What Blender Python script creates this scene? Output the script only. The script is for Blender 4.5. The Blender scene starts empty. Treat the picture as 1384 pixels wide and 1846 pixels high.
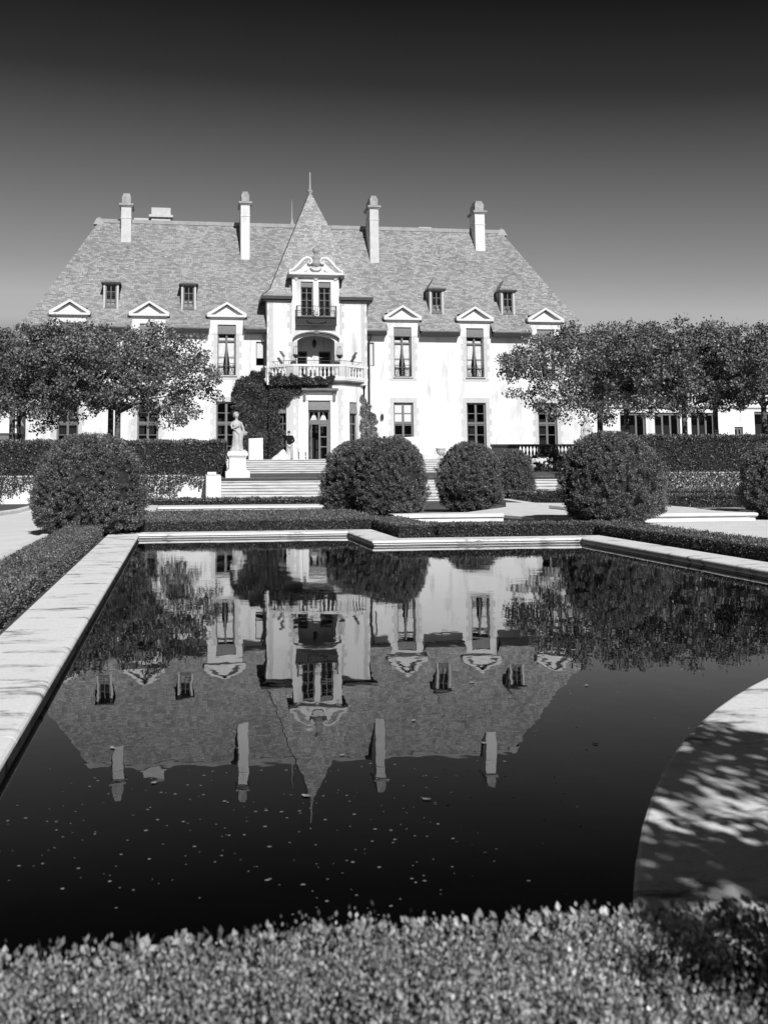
import bpy, bmesh, math, random
import numpy as np
from mathutils import Matrix, Vector
R = math.radians
sin, cos, pi = math.sin, math.cos, math.pi
rng = np.random.default_rng(7)
random.seed(7)
sc = bpy.context.scene
COL = sc.collection

# ------------------------------------------------------------------ materials
def mat(name):
    m = bpy.data.materials.new(name); m.use_nodes = True
    nt = m.node_tree; nt.nodes.clear()
    out = nt.nodes.new('ShaderNodeOutputMaterial')
    b = nt.nodes.new('ShaderNodeBsdfPrincipled')
    nt.links.new(b.outputs[0], out.inputs[0])
    return m, nt, b
def N(nt, t, **k):
    n = nt.nodes.new(t)
    for a, v in k.items(): setattr(n, a, v)
    return n
def g(v): return (v, v, v, 1)
def ramp(nt, src, stops):
    r = N(nt, 'ShaderNodeValToRGB'); e = r.color_ramp.elements
    e[0].position, e[0].color = stops[0][0], g(stops[0][1])
    e[1].position, e[1].color = stops[-1][0], g(stops[-1][1])
    for p, v in stops[1:-1]:
        x = e.new(p); x.color = g(v)
    nt.links.new(src, r.inputs[0]); return r.outputs[0]
def mul(nt, a, b):
    m = N(nt, 'ShaderNodeMix', data_type='RGBA', blend_type='MULTIPLY'); m.inputs[0].default_value = 1
    nt.links.new(a, m.inputs[6]); nt.links.new(b, m.inputs[7]); return m.outputs[2]
def noise(nt, scale, detail=4, vec=None, rough=.55):
    n = N(nt, 'ShaderNodeTexNoise'); n.inputs['Scale'].default_value = scale
    n.inputs['Detail'].default_value = detail; n.inputs['Roughness'].default_value = rough
    if vec is None:
        t = N(nt, 'ShaderNodeTexCoord'); vec = t.outputs['Object']
    nt.links.new(vec, n.inputs['Vector']); return n.outputs['Fac']
def mapping(nt, scale, src='Object'):
    t = N(nt, 'ShaderNodeTexCoord'); m = N(nt, 'ShaderNodeMapping')
    m.inputs['Scale'].default_value = scale
    nt.links.new(t.outputs[src], m.inputs[0]); return m.outputs[0]
def bump(nt, b, h, strength, dist):
    k = N(nt, 'ShaderNodeBump'); k.inputs['Strength'].default_value = strength; k.inputs['Distance'].default_value = dist
    nt.links.new(h, k.inputs['Height']); nt.links.new(k.outputs[0], b.inputs['Normal'])
def simple(name, v, rough=.7, var=.12, scale=1.5, spec=.3, metal=0, bscale=None, bs=.3, bd=.02):
    m, nt, b = mat(name)
    b.inputs['Roughness'].default_value = rough; b.inputs['Specular IOR Level'].default_value = spec
    b.inputs['Metallic'].default_value = metal
    c = ramp(nt, noise(nt, scale), [(.25, v*(1-var)), (.75, v*(1+var))])
    nt.links.new(c, b.inputs['Base Color'])
    if bscale: bump(nt, b, noise(nt, bscale, 5), bs, bd)
    return m
def leafmat(name, v, lo=.55, hi=1.7, rough=.45, spec=.35, trans=.0):
    m, nt, b = mat(name)
    gi = N(nt, 'ShaderNodeNewGeometry')
    c = ramp(nt, gi.outputs['Random Per Island'], [(0, v*lo), (.6, v), (1, v*hi)])
    c = mul(nt, c, ramp(nt, noise(nt, 1.3, 3), [(.3, .75), (.7, 1.2)]))
    nt.links.new(c, b.inputs['Base Color'])
    b.inputs['Roughness'].default_value = rough; b.inputs['Specular IOR Level'].default_value = spec
    return m
M = {}
def stucco():
    m, nt, b = mat('white_render')
    c = ramp(nt, noise(nt, .5, 6), [(.2, .66), (.5, .735), (.8, .765)])
    st = ramp(nt, noise(nt, 1, 5, mapping(nt, (1.6, 1.6, .35))), [(.28, .70), (.46, 1)])
    nt.links.new(mul(nt, c, st), b.inputs['Base Color'])
    b.inputs['Roughness'].default_value = .85; b.inputs['Specular IOR Level'].default_value = .15
    bump(nt, b, noise(nt, 14, 5), .25, .015); return m
M['wall'] = stucco()
M['quoin'] = simple('pale_dressed_stone', .55, .85, .10, 2.2, .15, bscale=12)
M['trim'] = simple('white_stone_trim', .70, .8, .08, 2, .2)
def coping_mat():
    m, nt, b = mat('weathered_coping_stone')
    c = ramp(nt, noise(nt, 1.1, 6), [(.2, .82), (.5, .89), (.8, .92)])
    d = ramp(nt, noise(nt, 3.2, 8, mapping(nt, (.55, 1.7, 1)), .68), [(.36, .25), (.42, .74), (.47, 1)])
    e = ramp(nt, noise(nt, 40, 3), [(.3, .88), (.6, 1)])
    nt.links.new(mul(nt, mul(nt, c, d), e), b.inputs['Base Color'])
    b.inputs['Roughness'].default_value = .8; b.inputs['Specular IOR Level'].default_value = .2
    bump(nt, b, noise(nt, 55, 6), .35, .006); return m
M['coping'] = coping_mat()
M['stone'] = simple('garden_stone', .78, .85, .14, 3, .15, bscale=20, bd=.01)
def steps_mat():
    m, nt, b = mat('worn_step_stone')
    c = ramp(nt, noise(nt, 2.5, 6, mapping(nt, (.5, 3, 3))), [(.25, .38), (.5, .60), (.8, .74)])
    nt.links.new(c, b.inputs['Base Color']); b.inputs['Roughness'].default_value = .85
    b.inputs['Specular IOR Level'].default_value = .15
    bump(nt, b, noise(nt, 18, 5), .3, .02); return m
M['steps'] = steps_mat()
def slate(name='roof_slate', k=.98, bw=.33):
    m, nt, b = mat(name)
    t = N(nt, 'ShaderNodeTexCoord')
    nz = N(nt, 'ShaderNodeTexNoise'); nz.inputs['Scale'].default_value = .9; nz.inputs['Detail'].default_value = 3
    nt.links.new(t.outputs['UV'], nz.inputs['Vector'])
    mx = N(nt, 'ShaderNodeVectorMath', operation='MULTIPLY_ADD'); mx.inputs[1].default_value = (.22, .10, 0)
    nt.links.new(nz.outputs['Color'], mx.inputs[0]); nt.links.new(t.outputs['UV'], mx.inputs[2])
    br = N(nt, 'ShaderNodeTexBrick'); br.offset = .47; br.squash_frequency = 3; br.squash = .8
    for k, v in (('Color1', g(.19*k)), ('Color2', g(.40*k)), ('Mortar', g(.11*k))): br.inputs[k].default_value = v
    br.inputs['Scale'].default_value = 1; br.inputs['Mortar Size'].default_value = .011
    br.inputs['Mortar Smooth'].default_value = .3
    br.inputs['Brick Width'].default_value = bw; br.inputs['Row Height'].default_value = .135; br.inputs['Bias'].default_value = .1
    nt.links.new(mx.outputs[0], br.inputs['Vector'])
    mp = N(nt, 'ShaderNodeMapping'); mp.inputs['Scale'].default_value = (1.0, 2.2, 1)
    nt.links.new(t.outputs['UV'], mp.inputs[0])
    spots = ramp(nt, noise(nt, 1.7, 2, mp.outputs[0]), [(.24, .42), (.31, 1)])
    light = ramp(nt, noise(nt, 1.9, 2, mp.outputs[0]), [(.62, 1), (.72, 1.25)])
    big = ramp(nt, noise(nt, .18, 4, t.outputs['UV']), [(.3, .86), (.7, 1.1)])
    vo = N(nt, 'ShaderNodeTexVoronoi', feature='DISTANCE_TO_EDGE'); vo.inputs['Scale'].default_value = 1.0
    mv = N(nt, 'ShaderNodeVectorMath', operation='MULTIPLY_ADD'); mv.inputs[1].default_value = (.6, .6, 0)
    nt.links.new(nz.outputs['Color'], mv.inputs[0]); nt.links.new(t.outputs['UV'], mv.inputs[2]); nt.links.new(mv.outputs[0], vo.inputs['Vector'])
    cr = ramp(nt, vo.outputs['Distance'], [(.012, 0), (.035, 1)])
    mask = ramp(nt, noise(nt, .33, 3, t.outputs['UV']), [(.52, 1), (.60, 0)])
    mxm = N(nt, 'ShaderNodeMath', operation='MAXIMUM'); nt.links.new(cr, mxm.inputs[0]); nt.links.new(mask, mxm.inputs[1])
    cm = ramp(nt, mxm.outputs[0], [(0, .66), (1, 1)])
    c = mul(nt, mul(nt, mul(nt, br.outputs['Color'], spots), big), mul(nt, cm, light))
    nt.links.new(c, b.inputs['Base Color']); b.inputs['Roughness'].default_value = .75; b.inputs['Specular IOR Level'].default_value = .2
    bump(nt, b, br.outputs['Color'], .5, .03); return m
M['slate'] = slate(); M['tower_slate'] = slate('tower_slate', 1.2, .28)
M['dark'] = simple('dark_bronze_trim', .045, .5, .2, 4, .3)
M['frame'] = simple('grey_painted_wood', .16, .55, .12, 5, .3)
M['awning'] = simple('striped_grey_canvas', .22, .9, .15, 6, .1)
M['lead'] = simple('lead_flashing', .32, .55, .2, 2, .3)
M['darklead'] = simple('dark_weathered_lead', .15, .55, .25, 2, .3)
M['sooty_stone'] = simple('sooty_chimney_stone', .36, .9, .35, 2.5, .1, bscale=9)
M['weathered_wall'] = simple('weathered_chimney_render', .60, .9, .16, 1.4, .1, bscale=10)
M['iron'] = simple('black_iron', .022, .45, .2, 6, .4)
M['room_dark'] = simple('dim_room', .03, .9, .2, .6, .05)  # near-black sheets: the darkness of unlit rooms is put into the colour
M['curtain'] = simple('white_curtain', .80, .9, .15, 5, .05)
M['blind'] = simple('white_blind', .78, .85, .03, 3, .1)
def glassm():
    m, nt, b = mat('window_glass'); nt.nodes.remove(b)
    out = [n for n in nt.nodes if n.type == 'OUTPUT_MATERIAL'][0]
    tr = N(nt, 'ShaderNodeBsdfTransparent'); tr.inputs[0].default_value = g(.93)
    gl = N(nt, 'ShaderNodeBsdfGlossy'); gl.inputs['Roughness'].default_value = .02
    lw = N(nt, 'ShaderNodeLayerWeight'); lw.inputs[0].default_value = .5
    pw = N(nt, 'ShaderNodeMath', operation='POWER'); pw.inputs[1].default_value = 4; nt.links.new(lw.outputs['Facing'], pw.inputs[0])
    fr = N(nt, 'ShaderNodeMath', operation='MULTIPLY_ADD'); fr.inputs[1].default_value = .9; fr.inputs[2].default_value = .045
    nt.links.new(pw.outputs[0], fr.inputs[0])
    mx = N(nt, 'ShaderNodeMixShader')
    nt.links.new(fr.outputs[0], mx.inputs[0]); nt.links.new(tr.outputs[0], mx.inputs[1]); nt.links.new(gl.outputs[0], mx.inputs[2])
    nt.links.new(mx.outputs[0], out.inputs[0]); return m
M['glass'] = glassm()
M['yew'] = leafmat('yew_needles', .135, .3, 2.5)
M['hedge'] = leafmat('clipped_hedge_leaves', .12, .3, 2.3)
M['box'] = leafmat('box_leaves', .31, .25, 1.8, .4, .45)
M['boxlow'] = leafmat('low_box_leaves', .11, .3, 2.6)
M['ivy'] = leafmat('ivy_leaves', .09, .4, 2.0, .38, .45)
M['vine'] = leafmat('vine_leaves', .28, .4, 1.8, .4, .4)
M['paleivy'] = leafmat('pale_ivy_leaves', .16, .5, 1.7, .45, .35)
M['plane'] = leafmat('tree_leaves', .14, .3, 2.3, .4, .45)
M['bark'] = simple('flaking_bark', .12, .9, .75, 5, .1, bscale=9, bs=.6, bd=.04)
M['dark_core'] = simple('foliage_core_shade', .035, .95, .6, 22, .05, bscale=30, bs=1, bd=.03)  # solid core in near-black: deep shade between the leaves put into its colour
M['flower'] = simple('white_petals', .7, .8, .1, 8, .1)
M['marble'] = simple('weathered_marble', .48, .75, .25, 7, .25, bscale=30, bd=.006)
M['skin'] = simple('skin', .35, .6, .05, 8, .3)
M['black_cloth'] = simple('black_cloth', .012, .9, .2, 9, .1)
M['light_cloth'] = simple('light_trousers', .5, .9, .1, 9, .1)
M['white_cloth'] = simple('white_dust_sheet', .72, .9, .06, 4, .1)
M['white_paint'] = simple('white_board', .80, .6, .03, 2, .3)
M['grey_plastic'] = simple('dark_grey_plastic', .06, .5, .1, 5, .3)
M['debris'] = simple('dead_leaf', .34, .7, .3, 30, .3)
M['speck'] = simple('floating_seed', .28, .8, .3, 30, .2)
def groundm():
    m, nt, b = mat('mown_grass')
    c = ramp(nt, noise(nt, 2.2, 5), [(.3, .10), (.7, .17)])
    d = ramp(nt, noise(nt, 60, 3), [(.3, .55), (.7, 1.35)])
    nt.links.new(mul(nt, c, d), b.inputs['Base Color']); b.inputs['Roughness'].default_value = .9
    b.inputs['Specular IOR Level'].default_value = .1
    bump(nt, b, noise(nt, 70, 4), .8, .03); return m
M['grass'] = groundm()
def gravelm():
    m, nt, b = mat('pale_gravel')
    c = ramp(nt, noise(nt, 1.5, 4), [(.3, .78), (.7, .88)])
    d = ramp(nt, noise(nt, 45, 3), [(.3, .82), (.6, 1.05)])
    nt.links.new(mul(nt, c, d), b.inputs['Base Color']); b.inputs['Roughness'].default_value = .9
    b.inputs['Specular IOR Level'].default_value = .1
    bump(nt, b, noise(nt, 60, 3), .4, .01); return m
M['gravel'] = gravelm()
def waterm():
    m, nt, b = mat('still_dark_water')
    b.inputs['Base Color'].default_value = g(.0003); b.inputs['Roughness'].default_value = .0
    b.inputs['IOR'].default_value = 1.34; b.inputs['Specular IOR Level'].default_value = .5
    v1 = mapping(nt, (1.1, .7, 1)); v2 = mapping(nt, (4.5, 3.4, 1))
    a = N(nt, 'ShaderNodeMath', operation='MULTIPLY'); nt.links.new(noise(nt, 1.0, 2, v1, .4), a.inputs[0]); a.inputs[1].default_value = 1.0
    c = N(nt, 'ShaderNodeMath', operation='MULTIPLY'); nt.links.new(noise(nt, 1.0, 2, v2, .5), c.inputs[0]); c.inputs[1].default_value = .14
    s = N(nt, 'ShaderNodeMath', operation='ADD'); nt.links.new(a.outputs[0], s.inputs[0]); nt.links.new(c.outputs[0], s.inputs[1])
    t = N(nt, 'ShaderNodeTexCoord'); sx = N(nt, 'ShaderNodeSeparateXYZ'); nt.links.new(t.outputs['Object'], sx.inputs[0])
    mr = N(nt, 'ShaderNodeMapRange', interpolation_type='SMOOTHSTEP'); nt.links.new(sx.outputs[1], mr.inputs[0])
    for k, v in enumerate((7.0, 14.0, 0, .085)): mr.inputs[k+1].default_value = v
    r3 = N(nt, 'ShaderNodeMath', operation='MULTIPLY'); nt.links.new(noise(nt, 1.0, 3, mapping(nt, (1.8, 10, 1)), .6), r3.inputs[0]); nt.links.new(mr.outputs[0], r3.inputs[1])
    s2 = N(nt, 'ShaderNodeMath', operation='ADD'); nt.links.new(s.outputs[0], s2.inputs[0]); nt.links.new(r3.outputs[0], s2.inputs[1])
    bump(nt, b, s2.outputs[0], 1.0, .0031); return m
M['water'] = waterm()

# ------------------------------------------------------------------ helpers
W = {}                                            # world origin of every object built
def register(o, parent, org):
    COL.objects.link(o)
    p = W[parent.name] if parent else Vector((0, 0, 0))
    if parent: o.parent = parent
    o.location = Vector(org) - p
    W[o.name] = Vector(org)
    return o
def tag(o, label=None, cat=None, group=None, kind=None):
    if label: o['label'] = label
    if cat: o['category'] = cat
    if group: o['group'] = group
    if kind: o['kind'] = kind
    return o
def empty(name, loc, label=None, cat=None, group=None):
    o = bpy.data.objects.new(name, None); o.empty_display_size = .2
    register(o, None, loc); return tag(o, label, cat, group)
class MB:
    def __init__(s): s.v = []; s.f = []; s.uv = []; s.smooth = []
    def face(s, pts, uv=None, smooth=False):
        i = len(s.v); s.v += [tuple(p) for p in pts]; s.f.append(tuple(range(i, i+len(pts))))
        s.uv.append(uv); s.smooth.append(smooth)
    def grid(s, rows, smooth=True, closed=False, uvs=None):
        i = len(s.v); n = len(rows[0])
        for r in rows: s.v += [tuple(p) for p in r]
        for a in range(len(rows)-1):
            for b in range(n if closed else n-1):
                c = (b+1) % n
                s.f.append((i+a*n+b, i+a*n+c, i+(a+1)*n+c, i+(a+1)*n+b)); s.uv.append(None); s.smooth.append(smooth)
    def box(s, x0, x1, y0, y1, z0, z1):
        p = [(x0,y0,z0),(x1,y0,z0),(x1,y1,z0),(x0,y1,z0),(x0,y0,z1),(x1,y0,z1),(x1,y1,z1),(x0,y1,z1)]
        for q in ((0,3,2,1),(4,5,6,7),(0,1,5,4),(1,2,6,5),(2,3,7,6),(3,0,4,7)): s.face([p[k] for k in q])
    def obox(s, c, ax, l, w, z0, z1):            # box turned in plan: centre, direction, length, width
        a = Vector((ax[0], ax[1], 0)).normalized(); b = Vector((-a.y, a.x, 0)); c = Vector((c[0], c[1], 0))
        q = [c-a*l/2-b*w/2, c+a*l/2-b*w/2, c+a*l/2+b*w/2, c-a*l/2+b*w/2]
        s.prism([(p.x, p.y) for p in q], z0, z1)
    def prism(s, poly, z0, z1):                   # plan polygon, counter-clockwise
        n = len(poly)
        s.face([(x,y,z0) for x,y in reversed(poly)]); s.face([(x,y,z1) for x,y in poly])
        for i in range(n):
            a, b = poly[i], poly[(i+1) % n]
            s.face([(*a,z0),(*b,z0),(*b,z1),(*a,z1)])
    def yprism(s, poly, y0, y1):                  # polygon in x,z seen from the front, pushed back from y0 to y1
        n = len(poly)
        s.face([(x,y0,z) for x,z in poly]); s.face([(x,y1,z) for x,z in reversed(poly)])
        for i in range(n):
            a, b = poly[i], poly[(i+1) % n]
            s.face([(a[0],y1,a[1]),(b[0],y1,b[1]),(b[0],y0,b[1]),(a[0],y0,a[1])])
    def lathe(s, c, prof, seg=16, sq=(1,1)):
        rows = [[(c[0]+r*sq[0]*cos(2*pi*k/seg), c[1]+r*sq[1]*sin(2*pi*k/seg), c[2]+z) for k in range(seg)] for r, z in prof]
        s.grid(rows, True, True)
        s.face(list(reversed(rows[0]))); s.face(rows[-1])
    def tube(s, pts, r, seg=6):
        pts = [Vector(p) for p in pts]; rr = r if isinstance(r, (list, tuple)) else [r]*len(pts)
        rows = []
        ref = Vector((0.13, .9, .4)).normalized()
        for i, p in enumerate(pts):
            d = (pts[min(i+1, len(pts)-1)]-pts[max(i-1, 0)]).normalized()
            u = d.cross(ref); u = u.normalized() if u.length > .05 else d.cross(Vector((1,0,0))).normalized()
            w = d.cross(u)
            rows.append([p+(u*cos(2*pi*k/seg)+w*sin(2*pi*k/seg))*rr[i] for k in range(seg)])
        s.grid(rows, True, True); s.face(list(reversed(rows[0]))); s.face(rows[-1])
    def ball(s, c, r, seg=12, rings=8):
        r = r if isinstance(r, (list, tuple)) else (r, r, r)
        rows = [[(c[0]+r[0]*sin(pi*j/rings)*cos(2*pi*k/seg), c[1]+r[1]*sin(pi*j/rings)*sin(2*pi*k/seg), c[2]-r[2]*cos(pi*j/rings)) for k in range(seg)] for j in range(rings+1)]
        s.grid(rows, True, True)
    def build(s, name, m, parent=None, org=None):
        if org is None: org = W[parent.name] if parent else Vector((0,0,0))
        org = Vector(org)
        me = bpy.data.meshes.new(name)
        me.from_pydata([(x-org.x, y-org.y, z-org.z) for x, y, z in s.v], [], s.f)
        if any(u is not None for u in s.uv):
            l = me.uv_layers.new(name='UVMap'); k = 0
            for f, u in zip(s.f, s.uv):
                for j in range(len(f)):
                    l.data[k].uv = u[j] if u is not None else (0, 0); k += 1
        me.polygons.foreach_set('use_smooth', s.smooth)
        me.materials.append(m); me.update()
        o = bpy.data.objects.new(name, me)
        return register(o, parent, org)
def copy_tree(o, parent=None):
    c = o.copy(); COL.objects.link(c); c.parent = parent
    W[c.name] = W[o.name].copy()
    for k in o.children: copy_tree(k, c)
    return c
def leaf_obj(name, P, D, size, m, parent=None, org=(0,0,0), ratio=.5, core=None):
    """leaf clumps: one four-cornered leaf per point P, growing along D"""
    n = len(P); L = size if isinstance(size, np.ndarray) else np.full(n, size)
    D = D/np.maximum(np.linalg.norm(D, axis=1, keepdims=True), 1e-6)
    w = np.cross(D, rng.normal(size=(n, 3))); w /= np.maximum(np.linalg.norm(w, axis=1, keepdims=True), 1e-6)
    L = L[:, None]; V = np.empty((n, 4, 3))
    V[:, 0] = P; V[:, 1] = P+D*L*.5+w*L*ratio*.5; V[:, 2] = P+D*L; V[:, 3] = P+D*L*.5-w*L*ratio*.5
    V = V.reshape(-1, 3)-np.array(org)
    faces = np.arange(n*4, dtype=np.int32)
    nv, nl, nf = n*4, n*4, n
    ls = np.arange(n, dtype=np.int32)*4; lt = np.full(n, 4, np.int32)
    if core is not None:
        cv = np.array(core.v)-np.array(org); cl = np.concatenate([np.array(f) for f in core.f])+nv
        ct = np.array([len(f) for f in core.f], np.int32); cs = np.concatenate([[0], np.cumsum(ct)[:-1]])+nl
        V = np.concatenate([V, cv]); faces = np.concatenate([faces, cl]); ls = np.concatenate([ls, cs]); lt = np.concatenate([lt, ct])
    me = bpy.data.meshes.new(name)
    me.vertices.add(len(V)); me.vertices.foreach_set('co', V.astype(np.float32).ravel())
    me.loops.add(len(faces)); me.loops.foreach_set('vertex_index', faces.astype(np.int32))
    me.polygons.add(len(ls)); me.polygons.foreach_set('loop_start', ls.astype(np.int32)); me.polygons.foreach_set('loop_total', lt.astype(np.int32))
    me.materials.append(m)
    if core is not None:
        me.materials.append(M['dark_core']); me.polygons.foreach_set('material_index', np.concatenate([np.zeros(n, np.int32), np.ones(len(ls)-n, np.int32)]))
    me.update(calc_edges=True); me.validate()
    o = bpy.data.objects.new(name, me)
    return register(o, parent, org)
def rot2(v, a): return (v[0]*cos(a)-v[1]*sin(a), v[0]*sin(a)+v[1]*cos(a))

# ------------------------------------------------------------------ ground levels
def gz(y): return .06 if y < 22 else max(.06-.02*(y-22), -.30)
CX, CY, CR = 9.43, -.87, 8.95                        # round forecourt at the near right
PL, PR, PN = -.78, 7.31, 2.7
arc = []
a0 = math.atan2(math.sqrt(CR**2-(PR-CX)**2), PR-CX); a1 = math.atan2(PN-CY, CX-math.sqrt(CR**2-(PN-CY)**2)-CX)
for i in range(25):
    a = a0+(a1-a0)*i/24; arc.append((CX+CR*cos(a), CY+CR*sin(a)))
pool = [(PL, PN), (PL, 20.45), (3.42, 20.45), (3.42, 17.75), (PR, 17.75)] + arc
def pool_ground():
    bm = bmesh.new()
    def loop(pts, zf):
        vs = [bm.verts.new((x, y, zf(y))) for x, y in pts]
        return [bm.edges.new((vs[i], vs[(i+1) % len(vs)])) for i in range(len(vs))]
    pa = []
    for i in range(len(pool)):                       # outward offset so the coping covers the cut
        pa.append(pool[i])
    e = loop([(-60, -60), (60, -60), (60, 22), (-60, 22)], lambda y: .06) + loop(pa, lambda y: .06)
    bmesh.ops.triangle_fill(bm, use_beauty=True, edges=e)
    def quad(x0, x1, y0, y1, z0, z1):
        bm.faces.new([bm.verts.new(p) for p in ((x0,y0,z0),(x1,y0,z0),(x1,y1,z1),(x0,y1,z1))])
    quad(-60, 60, 22, 40, .06, -.3); quad(-60, 60, 40, 50.6, -.3, -.3)
    quad(-1500, -60, -60, 60, .06, .06); quad(60, 1500, -60, 60, .06, .06); quad(-1500, 1500, -600, -60, .06, .06)
    bmesh.ops.recalc_face_normals(bm, faces=bm.faces)
    me = bpy.data.meshes.new('ground'); bm.to_mesh(me); bm.free(); me.materials.append(M['grass'])
    for p in me.polygons:
        if p.normal.z < 0: p.flip()
    o = bpy.data.objects.new('ground', me); register(o, None, (0,0,0)); tag(o, kind='structure')
pool_ground()
b = MB(); b.face([(-60,50.75,.87),(60,50.75,.87),(60,60.1,1.13),(-60,60.1,1.13)])
tag(b.build('lawn_bank', M['grass']), kind='structure')
b = MB(); b.face([(-1500,60.0,1.88),(1500,60.0,1.88),(1500,2500,1.88),(-1500,2500,1.88)])
tag(b.build('terrace', M['gravel']), kind='structure')
b = MB(); b.face([(x, y, 0) for x, y in reversed(pool)])
tag(b.build('pool_water', M['water']), kind='structure')
b = MB()                                          # gravel walks, 4 mm above the grass
def strip(b, x0, x1, ys):
    for a, c in zip(ys[:-1], ys[1:]): b.face([(x0,a,gz(a)+.004),(x1,a,gz(a)+.004),(x1,c,gz(c)+.004),(x0,c,gz(c)+.004)])
strip(b, -6.1, -2.62, [-10, 22, 40, 46]); tag(b.build('gravel_path', M['gravel']), kind='structure')
b = MB(); strip(b, 9.5, 19, [9, 22, 24.8]); tag(b.build('gravel_court', M['gravel']), kind='structure')

def sweep(path, prof, closed=False, seg=1.25, gap=.006, outward_left=True):
    """coping stones laid along a path; prof is (outward offset, z)"""
    b = MB(); P = [Vector((x, y, 0)) for x, y in path]; n = len(P)
    nor = []
    for i in range(n):
        d0 = (P[i]-P[i-1]).normalized() if i else None
        d1 = (P[i+1]-P[i]).normalized() if i < n-1 else None
        if d0 is None: d0 = d1
        if d1 is None: d1 = d0
        l0, l1 = Vector((-d0.y, d0.x, 0)), Vector((-d1.y, d1.x, 0))
        m = l0+l1; m = m/m.length; nor.append(m/max(m.dot(l0), .3))
    for i in range(n-1):
        L = (P[i+1]-P[i]).length; k = max(1, round(L/seg))
        for j in range(k):
            t0, t1 = j/k, (j+1)/k
            if j or L > .6: t0 += gap/2/L
            if j < k-1 or L > .6: t1 -= gap/2/L
            rows = []
            for t in (t0, t1):
                p = P[i].lerp(P[i+1], t); m = nor[i].lerp(nor[i+1], t)
                rows.append([(p.x+m.x*o, p.y+m.y*o, z) for o, z in prof])
            b.grid(rows, False, True); b.face(rows[0]); b.face(list(reversed(rows[1])))
    return b
def cop_prof(w, z=.093):
    return [(w, -.05), (w, z), (.045, z), (.018, z-.006), (.004, z-.018), (0, z-.032), (.008, z-.045), (.05, z-.050),
            (.05, z-.058), (.03, z-.060), (.03, z-.074), (.06, z-.078), (.06, -.12)]
o = sweep(pool[:6], cop_prof(.61)).build('pool_coping', M['coping'])
tag(o, 'broad pale stone coping around the straight sides of the reflecting pool', 'pool coping')
o = sweep(arc, [(2.6, -.05), (2.6, .093), (.016, .093), (.003, .088), (0, .078), (.006, .045), (.05, .04), (.05, .033), (.03, .03), (.03, .016), (.06, .012), (.06, -.05)], seg=1.4).build('curved_coping', M['coping'])
tag(o, 'wide curved white stone coping at the near right, half in dappled shade', 'pool coping')
def kerb(x, y0, y1, h, w, label):
    b = MB(); n = int((y1-y0)/1.6)
    for i in range(n):
        a, c = y0+(y1-y0)*i/n+.006, y0+(y1-y0)*(i+1)/n-.006
        rows = [[(x+dx, y, gz(y)+z) for dx, z in ((0,-.05),(0,h*.7),(w*.2,h),(w*.8,h),(w,h*.7),(w,-.05))] for y in (a, c)]
        b.grid(rows, False, True); b.face(list(reversed(rows[0]))); b.face(rows[1])
    return tag(b.build('stone_kerb', M['stone']), label, 'kerb')
kerb(-2.62, 4, 19.9, .10, .17, 'rounded stone kerb between the lawn strip and the gravel path')
kerb(-6.3, 8, 45, .16, .22, 'raised stone kerb on the far left side of the gravel path')

# ------------------------------------------------------------------ clipped hedges
def hedge(name, x0, x1, y0, y1, z0, z1, n, leaf, m, label, faces='tfblr', cat='hedge', up=.5, rag=.02, rise=0, lump=.04):
    areas = {}
    if 't' in faces: areas['t'] = (x1-x0)*(y1-y0)
    if 'f' in faces: areas['f'] = (x1-x0)*(z1-z0)
    if 'l' in faces: areas['l'] = (y1-y0)*(z1-z0)
    if 'r' in faces: areas['r'] = (y1-y0)*(z1-z0)
    tot = sum(areas.values()); Ps, Ds = [], []
    for k, a in areas.items():
        c = int(n*a/tot); u, v = rng.random(c), rng.random(c)
        if k == 't': P = np.stack([x0+u*(x1-x0), y0+v*(y1-y0), np.full(c, z1)], 1); nn = (0,0,1)
        elif k == 'f': P = np.stack([x0+u*(x1-x0), np.full(c, y0), z0+v*(z1-z0)], 1); nn = (0,-1,0)
        elif k == 'l': P = np.stack([np.full(c, x0), y0+u*(y1-y0), z0+v*(z1-z0)], 1); nn = (-1,0,0)
        else: P = np.stack([np.full(c, x1), y0+u*(y1-y0), z0+v*(z1-z0)], 1); nn = (1,0,0)
        nn = np.array(nn, float)
        f = 2.2/max(leaf*6, .12)
        lum = np.sin(P[:,0]*f*1.3+np.sin(P[:,2]*f)*1.5)+np.sin(P[:,1]*f*1.1+2+np.sin(P[:,0]*f*.7))+np.sin(P[:,2]*f*1.2+P[:,0]*f*.9)
        dep = -leaf*.55+rng.normal(0, rag, c)+lum*lump*.35-np.abs(rng.normal(0, rag*1.2, c))
        P = P+nn*dep[:, None]
        if rise: P[:, 2] += rise*(P[:, 1]-y0)*(P[:, 2]-z0)/(z1-z0)
        D = nn*.8+np.array([0,0,up])+rng.normal(0, .6, (c, 3))
        Ps.append(P); Ds.append(D)
    P = np.concatenate(Ps); D = np.concatenate(Ds)
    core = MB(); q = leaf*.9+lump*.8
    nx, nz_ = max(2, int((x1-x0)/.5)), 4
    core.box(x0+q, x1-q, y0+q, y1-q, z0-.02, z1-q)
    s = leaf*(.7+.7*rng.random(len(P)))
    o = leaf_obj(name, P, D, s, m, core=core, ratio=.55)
    return tag(o, label, cat)
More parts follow.
